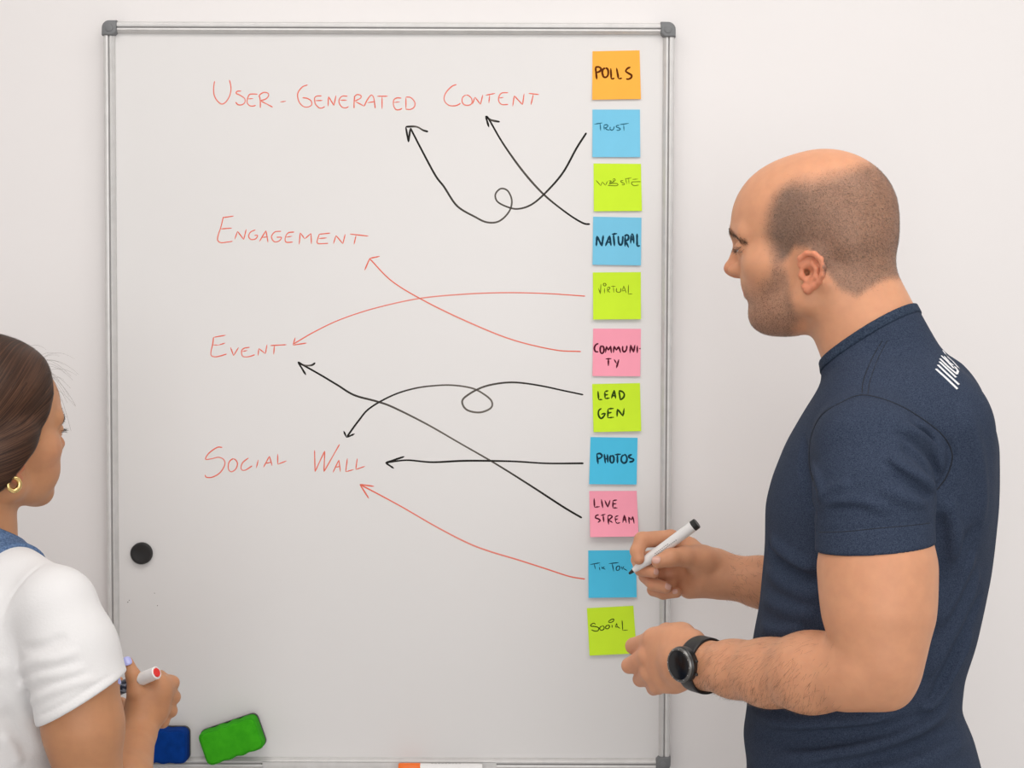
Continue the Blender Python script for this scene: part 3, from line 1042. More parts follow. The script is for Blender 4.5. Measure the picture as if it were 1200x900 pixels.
def eyes_of(F, parent):
    for s in (1, -1):
        c = F.wor((92.5, s * 32, 29.5))
        m = MB()
        m.lathe(c - F.R[:, 0] * .012, F.R[:, 0], [(.012 - .012 * math.cos(a), .012 * math.sin(a)) for a in np.linspace(0.02, 2.75, 14)], 20)
        e = m.build('eye', M_eye, parent, True)
        m = MB()
        m.lathe(c + F.R[:, 0] * .0105, F.R[:, 0], [(0, .006), (.0012, .0052), (.0019, .003), (.0021, .0004)], 20)
        m.build('iris', M_iris, e, True)


# ------------------------------------------------------------------ the man
YM = -0.53
psi_m = math.radians(180 - 26)
FH = head_frame(P(967, 318.5, YM), psi_m, 0.0, 0.00101, False)
man_body = SDF()
build_head(man_body, FH)
sB = math.radians(180 - 25)
fB = np.array([math.cos(sB), math.sin(sB), 0.0]); lB = np.cross([0, 0, 1.0], fB)

# neck
man_neck = [((-30, 0, -25), (-80, 0, -130), 61, 66)]
for a, b_, ra, rb in man_neck: man_body.rc(a, b_, ra, rb, 0.018, FH)
for s in (1, -1):                                                   # neck muscle below the ear
    man_body.rc((-22, s * 50, -20), (-30, s * 30, -120), 15, 12, 0.02, FH)

cphi, sphi = math.cos(math.radians(11)), math.sin(math.radians(11))
man_sil = [(430, 985, 1128, .13), (455, 962, 1145, .155), (484, 944, 1159, .178), (519, 924, 1167, .186), (559, 908, 1167, .188), (590, 900, 1166, .186),
           (640, 899, 1161, .18), (670, 896, 1157, .174), (710, 892, 1149, .168), (750, 884, 1140, .165), (790, 880, 1127, .163), (830, 877, 1123, .165),
           (860, 872, 1137, .168), (897, 877, 1147, .172), (960, 872, 1158, .184), (1010, 868, 1162, .188)]
tabM = []
for py, x0, x1, bb in man_sil:
    c = P((x0 + x1) / 2, py, YM)
    A = (x1 - x0) / 2 * (c[1] - CAM[1]) / FPX
    a = math.sqrt(max(A * A - (bb * sphi) ** 2, .0025)) / cphi
    tabM.append((c[2], c[0], c[1], a, bb))


def shoulders_m(sd, g):
    """trapezius, shoulders; g grows everything (the shirt)"""
    sd.rc(P(1031, 405, YM), P(1078, 470, YM), .050 + g, .064 + g, 0.025)
    sd.rc(P(1020, 425, YM - .03), P(1014, 505, -.665), .045 + g, .048 + g, 0.035)
    sd.rc(P(1030, 425, YM + .03), P(1066, 505, -.40), .045 + g, .050 + g, 0.035)
    sd.rc(P(1090, 500, YM - .09), P(1085, 600, YM - .09), .07 + g, .06 + g, 0.04)   # near shoulder blade


def arm_near(sd, g=0.0):
    k = 0.02
    sd.rc(P(1020, 530, -.69), P(1026, 580, -.712), .060 + g, .0625 + g, 0.03)
    sd.rc(P(1026, 580, -.712), P(1028, 660, -.735), .0625 + g, .0615 + g, k)


man_body.loft(tabM, fB, lB, 0.02, off=-0.010)
shoulders_m(man_body, -.013)
arm_near(man_body, -.006)
B_ = man_body
B_.rc(P(1028, 640, -.731), P(1028, 668, -.737), .0545, .0605, .015)
B_.rc(P(1028, 668, -.737), P(1029.5, 715, -.748), .0605, .0562, .02)
B_.rc(P(1029.5, 715, -.748), P(1030, 770, -.757), .0562, .0425, .025)
B_.rc(P(1030, 770, -.757), P(1039, 801, -.757), .0425, .0215, .025)
B_.rc(P(1039, 801, -.757), P(990, 802, -.745), .0215, .029, .03)
B_.rc(P(1010, 784, -.752), P(950, 788, -.70), .0420, .0432, .009)
B_.rc(P(950, 788, -.70), P(900, 788.5, -.645), .0432, .0370, .02)
B_.rc(P(900, 788.5, -.645), P(860, 784, -.60), .0370, .0315, .02)
B_.rc(P(860, 784, -.60), P(826, 780, -.56), .0315, .0275, .02)
# left hand: back towards the camera, fingers curled away
B_.rc(P(826, 779, -.56), P(800, 776, -.525), .0275, .0300, .015)
wc = P(790, 776, -.505)
hx = nrm(P(758, 776, -.47) - P(820, 779, -.55)); hz = np.array([0, 0, 1.0]); hn = np.cross(hx, hz); hz = np.cross(hn, hx)
HL = Frame(P(786, 774, -.505), hx, hn, hz, 0.001)
B_.ell((0, 0, 0), (42, 20, 42), 0.012, HL)
B_.ell((22, 0, -2), (26, 17, 39), 0.010, HL)
B_.rc(P(812, 752, -.525), P(768, 748, -.475), .016, .0125, .014)
mcp = [P(765, 750, -.478), P(757, 769, -.478), P(760, 788, -.478), P(770, 803, -.48)]
pip = [P(742.5, 757, -.440), P(737.5, 780, -.450), P(750.5, 796, -.445), P(766, 806.5, -.450)]
dip = [P(741, 758, -.415), P(741, 777, -.424), P(754, 792, -.422), P(768, 803, -.43)]
tip_ = [P(746, 753, -.396), P(752, 772, -.415), P(762, 788, -.420), P(774, 799, -.43)]
for i in range(4):
    r0 = (.0122, .0118, .0112, .0105)[i]
    finger(B_, [mcp[i], pip[i], dip[i], tip_[i]], [r0, r0 * .88, r0 * .74, r0 * .68], .0018, .007)
    B_.ell(mcp[i] + np.array([0, -.004, 0.001]), (.009, .009, .010), .008)
finger(B_, [P(800, 745, -.50), P(782, 742, -.462), P(764, 747, -.43), P(752, 751, -.405)], [.017, .013, .0105, .008], .004, .012)

# right arm and hand
B_.rc(P(1073, 530, -.38), P(1055, 722, -.33), .055, .045, .02)
B_.rc(P(1055, 722, -.33), P(960, 700, -.30), .045, .041, .02)
B_.rc(P(960, 700, -.30), P(893, 682.5, -.275), .041, .0335, .02)
B_.rc(P(893, 682.5, -.275), P(853, 676, -.262), .0335, .0300, .02)
B_.rc(P(853, 676, -.262), P(828, 672, -.262), .0300, .028, .012)
YR = -.262
B_.rc(P(836, 664, YR), P(812, 650, YR), .027, .017, .012)             # top edge of the palm
B_.rc(P(838, 684, YR), P(808, 688, YR + .012), .0195, .0170, .012)    # heel of the hand
B_.rc(P(836, 674, YR + .012), P(806, 668, YR + .022), .021, .017, .014)
B_.ell(P(822, 657, YR - .016), (.023, .017, .018), .012)             # ball of the thumb
finger(B_, [P(824, 655, YR - .018), P(803, 652, YR - .030), P(786, 653.5, YR - .040), P(771, 658.5, YR - .046)], [.0165, .0142, .0125, .0092], .005, .012)
# index finger over the pen
finger(B_, [P(808, 641, YR + .012), P(786, 631, YR + .006), P(752.5, 632.5, YR - .010), P(746.5, 646, YR - .020), P(748.5, 655, YR - .026)],
       [.0145, .0125, .0112, .0098, .0082], .003, .010)
# middle finger behind the pen, its tip below the thumb
finger(B_, [P(806, 655, YR + .026), P(776, 652, YR + .03), P(748, 656, YR + .018), P(751, 667, YR - .004), P(766, 670.5, YR - .020)],
       [.0135, .0118, .0105, .0098, .0085], .002, .008)
# ring finger
finger(B_, [P(806, 672, YR + .028), P(778, 672, YR + .032), P(757, 675, YR + .016), P(766, 684.5, YR - .006), P(780, 688.5, YR - .018)],
       [.013, .0115, .0105, .0098, .0085], .002, .008)
# little finger
finger(B_, [P(810, 687, YR + .020), P(786, 688, YR + .030), P(766, 691, YR + .018), P(777, 695.5, YR + .002), P(793, 694.5, YR - .008)],
       [.0118, .0102, .0094, .0086, .0074], .002, .008)

man = empty('person', (P(1010, 450, YM)[0], YM, 0.0))
tag(man, 'bald man in a navy T-shirt and black wristwatch writing with a marker at the board', 'person')
me, mv = man_body.mesh('body', (P(735, 700, -.2)[0] - .03, -.86, 0.80), (.80, -.14, 1.86), 0.0021)


def skin_paint(me, v, base, F, fem=False):
    n = len(v)
    q = F.loc(v)
    x, y, z = q[:, 0], np.abs(q[:, 1]), q[:, 2]
    col = np.tile(np.array(base), (n, 1))
    hd = (z > -125) & (np.abs(x) < 170) & (y < 110)

    def blend(mask, c):
        m = (mask * hd)[:, None]
        np.copyto(col, col * (1 - m) + np.array(c) * m)
    ear = smooth01(y, 72, 79) * (np.abs(z) < 32)
    blend(ear * .55, (base[0] * 1.0, base[1] * .62, base[2] * .62))
    nose = np.exp(-(((x - 121) / 14) ** 2 + (y / 14) ** 2 + ((z - 4) / 14) ** 2))
    blend(nose * .5, (base[0] * 1.0, base[1] * .72, base[2] * .72))
    lip = np.exp(-((z + 22.3) / 8.0) ** 4) * smooth01(x, 84, 92) * (y < 25)
    blend(lip * .75, (base[0] * .78, base[1] * .50, base[2] * .52))
    return col, q, hd, blend


col, q, hd, blend = skin_paint(me, mv, (0.64, 0.315, 0.18), FH)
x, y, z = q[:, 0], np.abs(q[:, 1]), q[:, 2]


def scalp_mask(x, y, z):
    xf = np.interp(z, [-20, 12, 44, 70, 90, 114, 130], [46, 50, 62, 58, 50, 30, 0])
    zt = np.interp(x, [-90, -60, -40, 0, 40], [140, 136, 122, 108, 112])
    zl = np.interp(x, [-90, -79, -54, -36, -18, 0, 20, 36, 50], [-10, -14, -34, -26, -4, 22, 26, 8, 2])
    m = smooth01(xf - x, -8, 20) * (1 - smooth01(z - zt, -22, 12)) * smooth01(z - zl, -5, 9)
    ear = (y > 74) & (x < 24) & (x > -20) & (z < 30)
    return m * (~ear)


def beard_mask(x, y, z):
    zc = np.interp(x, [15, 45, 52, 70, 85, 100, 112], [20, 16, 2, -14, -16, -8, -9])
    back = smooth01(x, np.interp(z, [-90, -60, -20, 20], [38, 12, 20, 34]), np.interp(z, [-90, -60, -20, 20], [52, 30, 34, 44]))
    m = smooth01(zc - z, -6, 26) * back * smooth01(z, -100, -82)
    lip = np.exp(-((z + 22.3) / 8.5) ** 4) * (x > 86) * (y < 26)
    return m * (1 - lip) * (y < 72)


sm = np.where(hd, scalp_mask(x, y, z), 0); bm_ = np.where(hd, beard_mask(x, y, z), 0)
blend(sm * np.interp(x, [-80, -20, 20, 60], [.60, .66, .82, .84]), (0.165, 0.115, 0.09))
blend(bm_ * .56, (0.25, 0.16, 0.12))
hand_red = np.exp(-((mv - P(750, 775, -.46)) ** 2).sum(1) / .035 ** 2) + np.exp(-((mv - P(765, 672, YR)) ** 2).sum(1) / .035 ** 2)
hr = np.clip(hand_red, 0, 1)[:, None] * .35
col = col * (1 - hr) + np.array((0.64, 0.30, 0.20)) * hr
set_attr(me, 'pigment', col)
ob = link('body', me, M_skin_m, man)
eyes_of(FH, man)

# hair of scalp, beard, brows and forearms as fine strands
nn = np.zeros(len(me.vertices) * 3); me.vertices.foreach_get('normal', nn); nn = nn.reshape(-1, 3)


def scatter(mask, count):
    p = mask / mask.sum()
    i = rng.choice(len(mv), count, p=p)
    jit = rng.normal(0, 0.0017, (count, 3))
    jit -= (jit * nn[i]).sum(1, keepdims=True) * nn[i]
    return mv[i] + jit, nn[i]


down = np.array([0, 0, -1.0])
v_, n_ = scatter(sm ** 1.3, 48000)
hairs('hair', v_ - n_ * .0003, n_, 0, .0024, .00017, np.tile(down * .6 - FH.R[:, 0] * .5, (len(v_), 1)), M_stub, man, .35, .5)
v_, n_ = scatter(bm_, 14000)
hairs('beard_stubble', v_ - n_ * .0002, n_, 0, .0018, .00018, np.tile(down, (len(v_), 1)), M_stub, man, .35, .5)
br = np.zeros(len(mv))
for a, b_ in (((118, 11, 53), (106, 30, 48.5)), ((106, 30, 48.5), (88, 49, 38))):
    a = np.array(a, float); b_ = np.array(b_, float)
    a[0] = b_[0] = 0
    qa = np.stack([x * 0, y, z], 1) - a; ba = b_ - a
    t = np.clip(qa @ ba / (ba @ ba), 0, 1)
    br = np.maximum(br, np.exp(-(((qa - t[:, None] * ba) ** 2).sum(1)) / 4.2 ** 2))
v_, n_ = scatter(np.where(hd & (br > .3) & (x > 80), br, 0), 1300)
for sd__ in (FH.loc(v_)[:, 1] > 0, FH.loc(v_)[:, 1] < 0):
    hairs('eyebrow', (v_ - n_ * .0003)[sd__], n_[sd__], 0, .007, .0004, np.tile(-FH.R[:, 0] - np.array([0, 0, .2]), (sd__.sum(), 1)), M_stub, man, .18, .3)
la = np.exp(-((z - 28) / 1.8) ** 2) * (np.abs(y - 34) < 13) * (x > 86)
v_, n_ = scatter(np.where(hd & (la > .3), la, 0), 260)
for sd__ in (FH.loc(v_)[:, 1] > 0, FH.loc(v_)[:, 1] < 0):
    hairs('eyelash', v_[sd__], n_[sd__], 0, .006, .0004, np.tile(FH.R[:, 0] * .5 + np.array([0, 0, -.6]) + lB * .3, (sd__.sum(), 1)), M_stub, man, .6, .3)
fa, fb = P(1000, 787, -.74), P(822, 780, -.555)
ax_ = nrm(fb - fa)
tt = ((mv - fa) @ ax_) / np.linalg.norm(fb - fa)
rad_ = np.linalg.norm(mv - fa - np.outer((mv - fa) @ ax_, ax_), axis=1)
fm = ((tt > -.12) & (tt < 1.02) & (rad_ < .065)) * smooth01(tt, -.1, .35) * (mv[:, 1] > -.84)
fm = fm * (0.35 + 0.65 * smooth01(-nn @ np.array([0, 0, 1.0]), -.9, .6))
v_, n_ = scatter(fm, 2600)
hairs('arm_hair', v_ - n_ * .0003, n_, 0, .012, .00017, np.tile(down * 1.0 + ax_ * .45, (len(v_), 1)), M_armhair, man, .16, .35, .03)
fm = ((mv[:, 0] > P(850, 676, -.26)[0]) & (mv[:, 0] < P(905, 676, -.26)[0]) & (mv[:, 1] > -.33) & (mv[:, 2] < P(890, 640, -.27)[2]) & (mv[:, 2] > P(890, 725, -.27)[2])).astype(float)
v_, n_ = scatter(fm, 420)
hairs('arm_hair', v_ - n_ * .0003, n_, 0, .011, .00021, np.tile(np.array([.6, 0, -.4]), (len(v_), 1)), M_armhair, man, .2, .4, .03)

# nails of the right hand
for (px, py), al, ln, wd in (((769, 655.5), (1, 0, -.25), .0125, .0115), ((783, 687), (1, 0, -.2), .010, .0095), ((769, 670), (1, 0, -.2), .008, .0085), ((791, 693), (1, 0, 0), .008, .0075)):
    p, n = man_body.hit(px, py)
    if p is not None: nail_mesh('nail', p + n * .0006, n, al, ln, wd, M_nail, man)

# ------------------------------------------------------------------ T-shirt of the man
M_navy = mat('navy_heather_jersey', (0.019, 0.028, 0.052), 0.85, spec=0.12, noise=(900, (0.056, 0.074, 0.116), 0.36, 0.74), bump=(900, 0.35, 0.0008))
M_rib = mat('navy_rib', (0.016, 0.026, 0.048), 0.85, spec=0.15, noise=(520, (0.05, 0.07, 0.11), 0.36, 0.74), bump=(900, 0.35, 0.0008))
M_print = mat('white_print', (0.80, 0.80, 0.82), 0.6)
c1 = P(961, 432, YM + .02); c2 = P(1062, 366.5, YM - .02)
cn = np.cross(lB, c2 - c1); cn = nrm(cn if cn[2] > 0 else -cn)
cn = nrm(cn + lB * -.05)
shirt0 = SDF()
shirt0.loft(tabM, fB, lB, 0.02)
shoulders_m(shirt0, 0.0)
for a, b_, ra, rb in man_neck: shirt0.rc(a, b_, ra + 2, rb + 3, 0.018, FH)
for s in (1, -1): shirt0.rc((-22, s * 50, -20), (-30, s * 30, -120), 16.5, 14, 0.02, FH)
hem_p = P(1025, 641.5, -.735)
hem_n = nrm(P(1028, 668, -.74) - P(1026.5, 635, -.733) + np.array([0, 0, 0]))
hem_n = nrm(np.array([.09, -.02, -1.0]))
HC = (hem_p, hem_n, .003)
shirt0.rc(P(1019, 528, -.692), P(1024, 580, -.714), .0625, .0650, .022, cut=HC)
shirt0.rc(P(1024, 580, -.714), P(1026, 665, -.737), .0655, .0667, .012, cut=HC)
shirt0.rc(P(1073, 530, -.38), P(1064, 660, -.35), .062, .064, .022, cut=(P(1066, 640, -.355), np.array([0, 0, -1.0]), .003))


def W_(pts, Y): return [P(x_, y_, Y) for x_, y_ in pts]


def drape(sd, pts, amp, wid, closed=False):
    """a crease whose course is followed on the cloth itself"""
    Q = []
    for a in catmull(pts, 14):
        p, n = sd.hit(a[0], a[1])
        if p is not None: Q.append(p)
    if len(Q) > 1: sd_f.append((Q, amp if closed else amp * 2.2, wid, closed))


sd_f = []
base_s = shirt0.copy()
base_s.plane(c2, cn)
# armhole seam and sleeve hem, shoulder seam
drape(base_s, [(1008, 463), (985, 471), (963, 486), (950, 512), (948, 545), (956, 575)], -.0022, .0030, True)
drape(base_s, [(1008, 463), (1033, 467), (1060, 478), (1088, 496), (1107, 513), (1116, 534), (1110, 557), (1098, 574)], -.0022, .0032, True)
drape(base_s, [(1010, 462), (1012, 445), (1022, 420), (1035, 398)], -.0014, .0024, True)
drape(base_s, [(1016, 462), (1019, 445), (1029, 420), (1040, 398)], -.0010, .0022, True)
drape(base_s, [(957, 622), (990, 621), (1030, 617), (1065, 614), (1092, 612)], -.0012, .0024, True)
# sleeve folds running to the armpit
for pts, am, wd in [
    ([(1055, 497), (1080, 512), (1098, 532), (1102, 556)], .0042, .0065), ([(1073, 494), (1094, 512), (1108, 536)], .0030, .005),
    ([(1039, 534), (1062, 551), (1085, 564), (1096, 577)], .0045, .0075), ([(1055, 521), (1078, 540), (1094, 560)], -.0036, .0055),
    ([(1040, 553), (1066, 567), (1090, 584)], -.003, .006), ([(1030, 572), (1060, 584), (1088, 592)], .0028, .007),
    ([(960, 592), (985, 588), (1015, 590), (1050, 600)], .0026, .007), ([(957, 585), (975, 574), (998, 566)], .0025, .006),
    ([(951, 540), (960, 565), (968, 588)], .0030, .006), ([(944, 515), (942, 545), (948, 575)], -.0030, .006),
    # front of the chest and belly
    ([(903, 632), (915, 645), (935, 660), (958, 668)], .0050, .0080), ([(900, 645), (918, 660), (945, 676), (962, 682)], -.0042, .007),
    ([(897, 668), (925, 688), (962, 702)], .0036, .009), ([(893, 700), (925, 716), (960, 722)], .0030, .010),
    ([(890, 735), (915, 741), (945, 737)], .0028, .008),
    # waist below the forearm
    ([(880, 838), (920, 850), (960, 848), (1010, 846), (1050, 838)], .0050, .010), ([(885, 858), (930, 866), (990, 862), (1050, 852), (1095, 835)], -.0045, .009),
    ([(900, 888), (960, 884), (1020, 872), (1080, 850), (1115, 826)], .0055, .011), ([(940, 900), (1010, 893), (1070, 876), (1120, 850)], -.0045, .010),
    ([(1000, 905), (1060, 898), (1110, 878), (1135, 862)], .0045, .010),
    # diagonal folds at the back
    ([(1085, 795), (1105, 760), (1128, 715), (1148, 668)], .0050, .009), ([(1092, 815), (1112, 782), (1134, 735), (1152, 690)], -.0045, .008),
    ([(1078, 835), (1098, 818), (1122, 776), (1140, 740)], .0048, .009), ([(1095, 735), (1118, 695), (1142, 645)], .0040, .010),
    ([(1096, 700), (1118, 665), (1148, 610)], -.0035, .010), ([(1070, 845), (1095, 835), (1116, 808)], -.004, .008),
    ([(1106, 580), (1118, 620), (1122, 670)], .0040, .010), ([(1126, 470), (1142, 520), (1150, 570), (1150, 620)], .0030, .012),
    ([(1100, 600), (1104, 640), (1104, 690)], -.0040, .009),
]:
    drape(base_s, pts, am, wd)
shirt = shirt0.copy()
for Q, am, wd, cl in sd_f: shirt.fold(Q, am, wd, True if cl else None)
for pts, am, wd in (([(1108, 514), (1117, 534), (1110, 558), (1097, 575)], -.0065, .0055), ([(1046, 505), (1072, 520), (1093, 541), (1099, 562)], -.006, .0040),
                    ([(1066, 497), (1088, 512), (1105, 540)], -.005, .0036), ([(1032, 538), (1058, 556), (1086, 574)], -.0055, .0042), ([(1050, 560), (1075, 572), (1094, 580)], -.005, .0036),
                    ([(943, 508), (941, 540), (948, 580), (957, 610)], -.006, .0055), ([(968, 596), (995, 593), (1024, 598)], -.004, .0045),
                    ([(900, 638), (912, 655), (930, 668)], -.006, .005), ([(884, 846), (930, 857), (985, 855), (1045, 846)], -.006, .0055),
                    ([(905, 876), (960, 875), (1020, 864), (1078, 843)], -.006, .0055), ([(1088, 800), (1110, 768), (1132, 722), (1149, 680)], -.006, .0055),
                    ([(1080, 828), (1100, 808), (1124, 765)], -.006, .005), ([(1098, 720), (1122, 680), (1146, 630)], -.005, .0055)):
    Q_ = []
    for a in catmull(pts, 10):
        p, n = base_s.hit(a[0], a[1])
        if p is not None: Q_.append(p)
    shirt.fold(Q_, am, wd)
shirt.plane(c2 - cn * .004, cn, .002)
me, sv = shirt.mesh('t_shirt', (.16, -.86, 0.835), (.86, -.26, 1.66), 0.0025)
ts = link('t_shirt', me, M_navy, man)
# ribbed collar
rib = shirt0.copy()
rib.custom(lambda Pw: np.full(len(Pw), -.0016), c2, 1.0)
rib.plane(c2, cn, .002)
rib.plane(c2 - cn * .0125, -cn, .002)
me, _ = rib.mesh('collar', (.30, -.70, 1.45), (.60, -.36, 1.62), 0.0022)
link('collar', me, M_rib, ts)


def on_surface(name, polys, width, material, parent, sd, lift=.0006):
    V, Q = [], []
    for pl in polys:
        L = []
        for a in pl:
            p, n = sd.hit(a[0], a[1])
            if p is not None: L.append((p, n))
        for i in range(len(L)):
            p, n = L[i]
            t = L[min(i + 1, len(L) - 1)][0] - L[max(i - 1, 0)][0]
            s = np.cross(nrm(t), n); s = nrm(s)
            V += [p + s * width / 2 - n * .001, p + s * width / 2 + n * lift, p - s * width / 2 + n * lift, p - s * width / 2 - n * .001]
        b0 = len(V) - 4 * len(L)
        for i in range(len(L) - 1):
            for k in range(3):
                a = b0 + 4 * i + k
                Q.append((a, a + 4, a + 5, a + 1))
    return link(name, mesh_from(name, V, Q), material, parent)


on_surface('back_print', parse("l 190,478 330,605 472,742; l 217,427 350,555 492,685; l 238,385 350,490 455,590; l 245,345 340,440 470,550; l 258,303 345,385 430,475; l 275,232 300,262 318,290;"
                               "l 300,315 370,395 420,430; l 330,308 410,378 490,468; l 440,450 478,505 462,545", 1080, 390, 11.25), .0029, M_print, ts, shirt)

M_seam = mat('dark_navy_thread', (0.008, 0.012, 0.022), .9)
on_surface('armhole_seam', [catmull([(958, 578), (949, 548), (950, 514), (962, 487), (985, 472), (1008, 463), (1033, 467), (1060, 478), (1088, 496), (1107, 513), (1116, 534), (1110, 557), (1098, 574)], 3)], .0016, M_seam, ts, shirt, .0002)
on_surface('shoulder_seam', [catmull([(1010, 462), (1012, 445), (1022, 420), (1034, 399)], 3)], .0012, M_seam, ts, shirt, .0002)
on_surface('shoulder_seam', [catmull([(1017, 462), (1020, 445), (1029, 420), (1040, 399)], 3)], .0009, M_seam, ts, shirt, .0002)
on_surface('hem_stitching', [catmull([(960, 624), (990, 623), (1030, 619), (1065, 616), (1090, 613)], 3)], .0009, M_seam, ts, shirt, .0002)

# trousers and shoes, below the picture
M_jeans = mat('dark_denim', (0.02, 0.025, 0.04), 0.85, noise=(300, (0.05, 0.06, 0.09), .3, .7))
M_shoe = mat('black_leather', (0.02, 0.018, 0.017), 0.5)


def lower_body(owner, hipc, l, f, w_, zhip, mats, names, sc=1.0):
    s_ = SDF()
    hipc = np.array(hipc)
    for s in (1, -1):
        h = np.array([hipc[0], hipc[1], zhip]) + l * s * w_
        kn = np.array([hipc[0], hipc[1], zhip * .53]) + l * s * w_ * 1.05 + f * .015
        an = np.array([hipc[0], hipc[1], .10]) + l * s * w_ * 1.1 - f * .02
        s_.rc(h, kn, .088 * sc, .062 * sc, .03); s_.rc(kn, an, .062 * sc, .052 * sc, .02)
    s_.rc(np.array([hipc[0], hipc[1], zhip + .02]) + l * w_ * .8, np.array([hipc[0], hipc[1], zhip + .02]) - l * w_ * .8, .118 * sc, .118 * sc, .04)
    s_.rc(np.array([hipc[0], hipc[1], zhip + .12]) + l * w_ * .7, np.array([hipc[0], hipc[1], zhip + .12]) - l * w_ * .7, .10 * sc, .10 * sc, .05)
    s_.plane((0, 0, .055), (0, 0, -1.0), .004)
    s_.plane((0, 0, zhip + .17), (0, 0, 1.0), .004)
    me, _ = s_.mesh(names[0], hipc - np.array([.34, .34, hipc[2]]), np.array([hipc[0] + .34, hipc[1] + .34, zhip + .25]), .008)
    link(names[0], me, mats[0], owner)
    for s in (1, -1):
        an = np.array([hipc[0], hipc[1], 0]) + l * s * w_ * 1.1 - f * .02
        s_ = SDF()
        s_.rc(an + np.array([0, 0, .09]), an + np.array([0, 0, .05]) - f * .02, .045, .046, .02)
        s_.rc(an + np.array([0, 0, .045]) - f * .03, an + np.array([0, 0, .038]) + f * .15, .042, .040, .02)
        s_.plane((0, 0, .0), (0, 0, -1.0), .004)
        me, _ = s_.mesh('shoe', an - np.array([.25, .25, .01]), an + np.array([.25, .25, .16]), .006)
        link('shoe', me, mats[1], owner)


hipM = P(1012, 950, YM)
lower_body(man, (hipM[0], hipM[1], 0), lB, fB, .082, .86, (M_jeans, M_shoe), ('trousers',), .92)

# ------------------------------------------------------------------ wristwatch
M_strap = mat('black_rubber', (0.012, 0.011, 0.012), 0.45)
M_case = mat('dark_steel', (0.05, 0.05, 0.05), 0.35, metal=0.7)
M_bez = mat('grey_steel_bezel', (0.16, 0.16, 0.155), 0.3, metal=0.8)
M_glass = mat('black_watch_glass', (0.004, 0.005, 0.007), 0.16, spec=0.4)
p, n = man_body.hit(803, 778)
axis = nrm(P(800, 777, -.525) - P(850, 781, -.59))
wn = nrm(np.array([-.66, -.73, .02])); wn = nrm(wn - axis * (wn @ axis) * .8)
wu = nrm(np.array([0.02, 0, 1.0]) - wn * (np.array([0.02, 0, 1.0]) @ wn)); wr = np.cross(wu, wn)
wcen = p + wn * .0015
watch = MB(); watch.lathe(wcen - wn * .004, wn, [(0, .0190), (.001, .0215), (.009, .0222), (.0112, .0208), (.0115, .019)], 56)
wo = watch.build('wristwatch', M_case, man, True, 35)
m = MB(); m.lathe(wcen + wn * .0070, wn, [(0, .0212), (.0012, .0214), (.0030, .0200), (.0032, .0182), (.0022, .0178), (.0022, .001)], 56)
m.build('bezel', M_bez, wo, True, 30)
m = MB(); m.lathe(wcen + wn * .0085, wn, [(0, .0177), (.0012, .0177), (.0016, .0165), (.0017, .0004)], 56)
m.build('watch_glass', M_glass, wo, True, 35)
m = MB()
for k in range(12):
    a = 2 * math.pi * k / 12
    d = wu * math.cos(a) + wr * math.sin(a)
    m.lathe(wcen + d * .0191 + wn * .0098, wn, [(0, .0006), (.0006, .0005), (.0007, .0001)], 8)
m.build('bezel_mark', mat('silver_mark', (.7, .7, .7), .3, metal=.6), wo, True)
for s in (1, -1):
    m = MB(); m.lathe(wcen + wr * (-.0222) * -1 + wu * .008 * s + wn * .002, wr, [(0, .0019), (.0022, .0019), (.0026, .0014)], 16)
    m.build('watch_button', M_case, wo, True, 35)
# strap: follows the wrist around
sa = SDF(); 
V, Q = [], []
wc0 = p - wn * .030
pts = []
for a in np.linspace(0, 2 * math.pi, 72, endpoint=False):
    d = wn * math.cos(a) + wu * math.sin(a)
    ds = wc0 + np.outer(np.arange(.010, .055, .0005), d)
    val = man_body.eval(ds)
    j = np.where(val > 0)[0]
    r = .010 + .0005 * (j[0] if len(j) else 60)
    pts.append(r)
pts = np.array(pts)
for _ in range(6): pts = np.maximum(pts, (np.roll(pts, 1) + np.roll(pts, -1)) / 2)
for i, a in enumerate(np.linspace(0, 2 * math.pi, 72, endpoint=False)):
    d = wn * math.cos(a) + wu * math.sin(a)
    hwid = .0115 - .0015 * (1 - abs(math.cos(a)))
    for off, dw in ((.0002, -1), (.0030, -1), (.0034, -.75), (.0034, .75), (.0030, 1), (.0002, 1)):
        V.append(wc0 + d * (pts[i] + off) + wr * hwid * dw)
for i in range(72):
    j = (i + 1) % 72
    for k in range(6):
        k2 = (k + 1) % 6
        Q.append((i * 6 + k, i * 6 + k2, j * 6 + k2, j * 6 + k))
link('strap', mesh_from('strap', V, Q), M_strap, wo)

# ------------------------------------------------------------------ the marker in his hand
M_blackp = mat('black_pen_plastic', (0.015, 0.014, 0.014), 0.45)
a0, a1 = P(737, 672.5, YR - .014), P(817, 613, YR - .040)
ax = nrm(a1 - a0); Lm = np.linalg.norm(a1 - a0)
mk = empty('marker_pen', a0)
tag(mk, 'white marker with black tip held in the right hand of the bald man', 'marker')
R0 = .0078
m = MB(); m.lathe(a0 + ax * .0085, ax, [(0, .0036), (.006, .0048), (.016, .0060), (.024, R0 * .93), (.028, R0), (Lm - .0155, R0)], 36); m.build('barrel', M_white_plastic, mk, True, 35)
m = MB(); m.lathe(a0, ax, [(0, .0008), (.001, .0018), (.0085, .0030), (.0095, .0030)], 20); m.build('tip', M_blackp, mk, True, 35)
m = MB(); m.lathe(a0 + ax * (Lm - .007), ax, [(-.0005, R0 * 1.01), (.006, R0), (.007, R0 * .9), (.007, R0 * .3)], 36); m.build('end_cap', M_blackp, mk, True, 35)
side = nrm(np.cross(ax, np.array([0, -1.0, .35])))
nf = nrm(np.cross(side, ax)); nf = nf if nf[1] < 0 else -nf
m = MB()
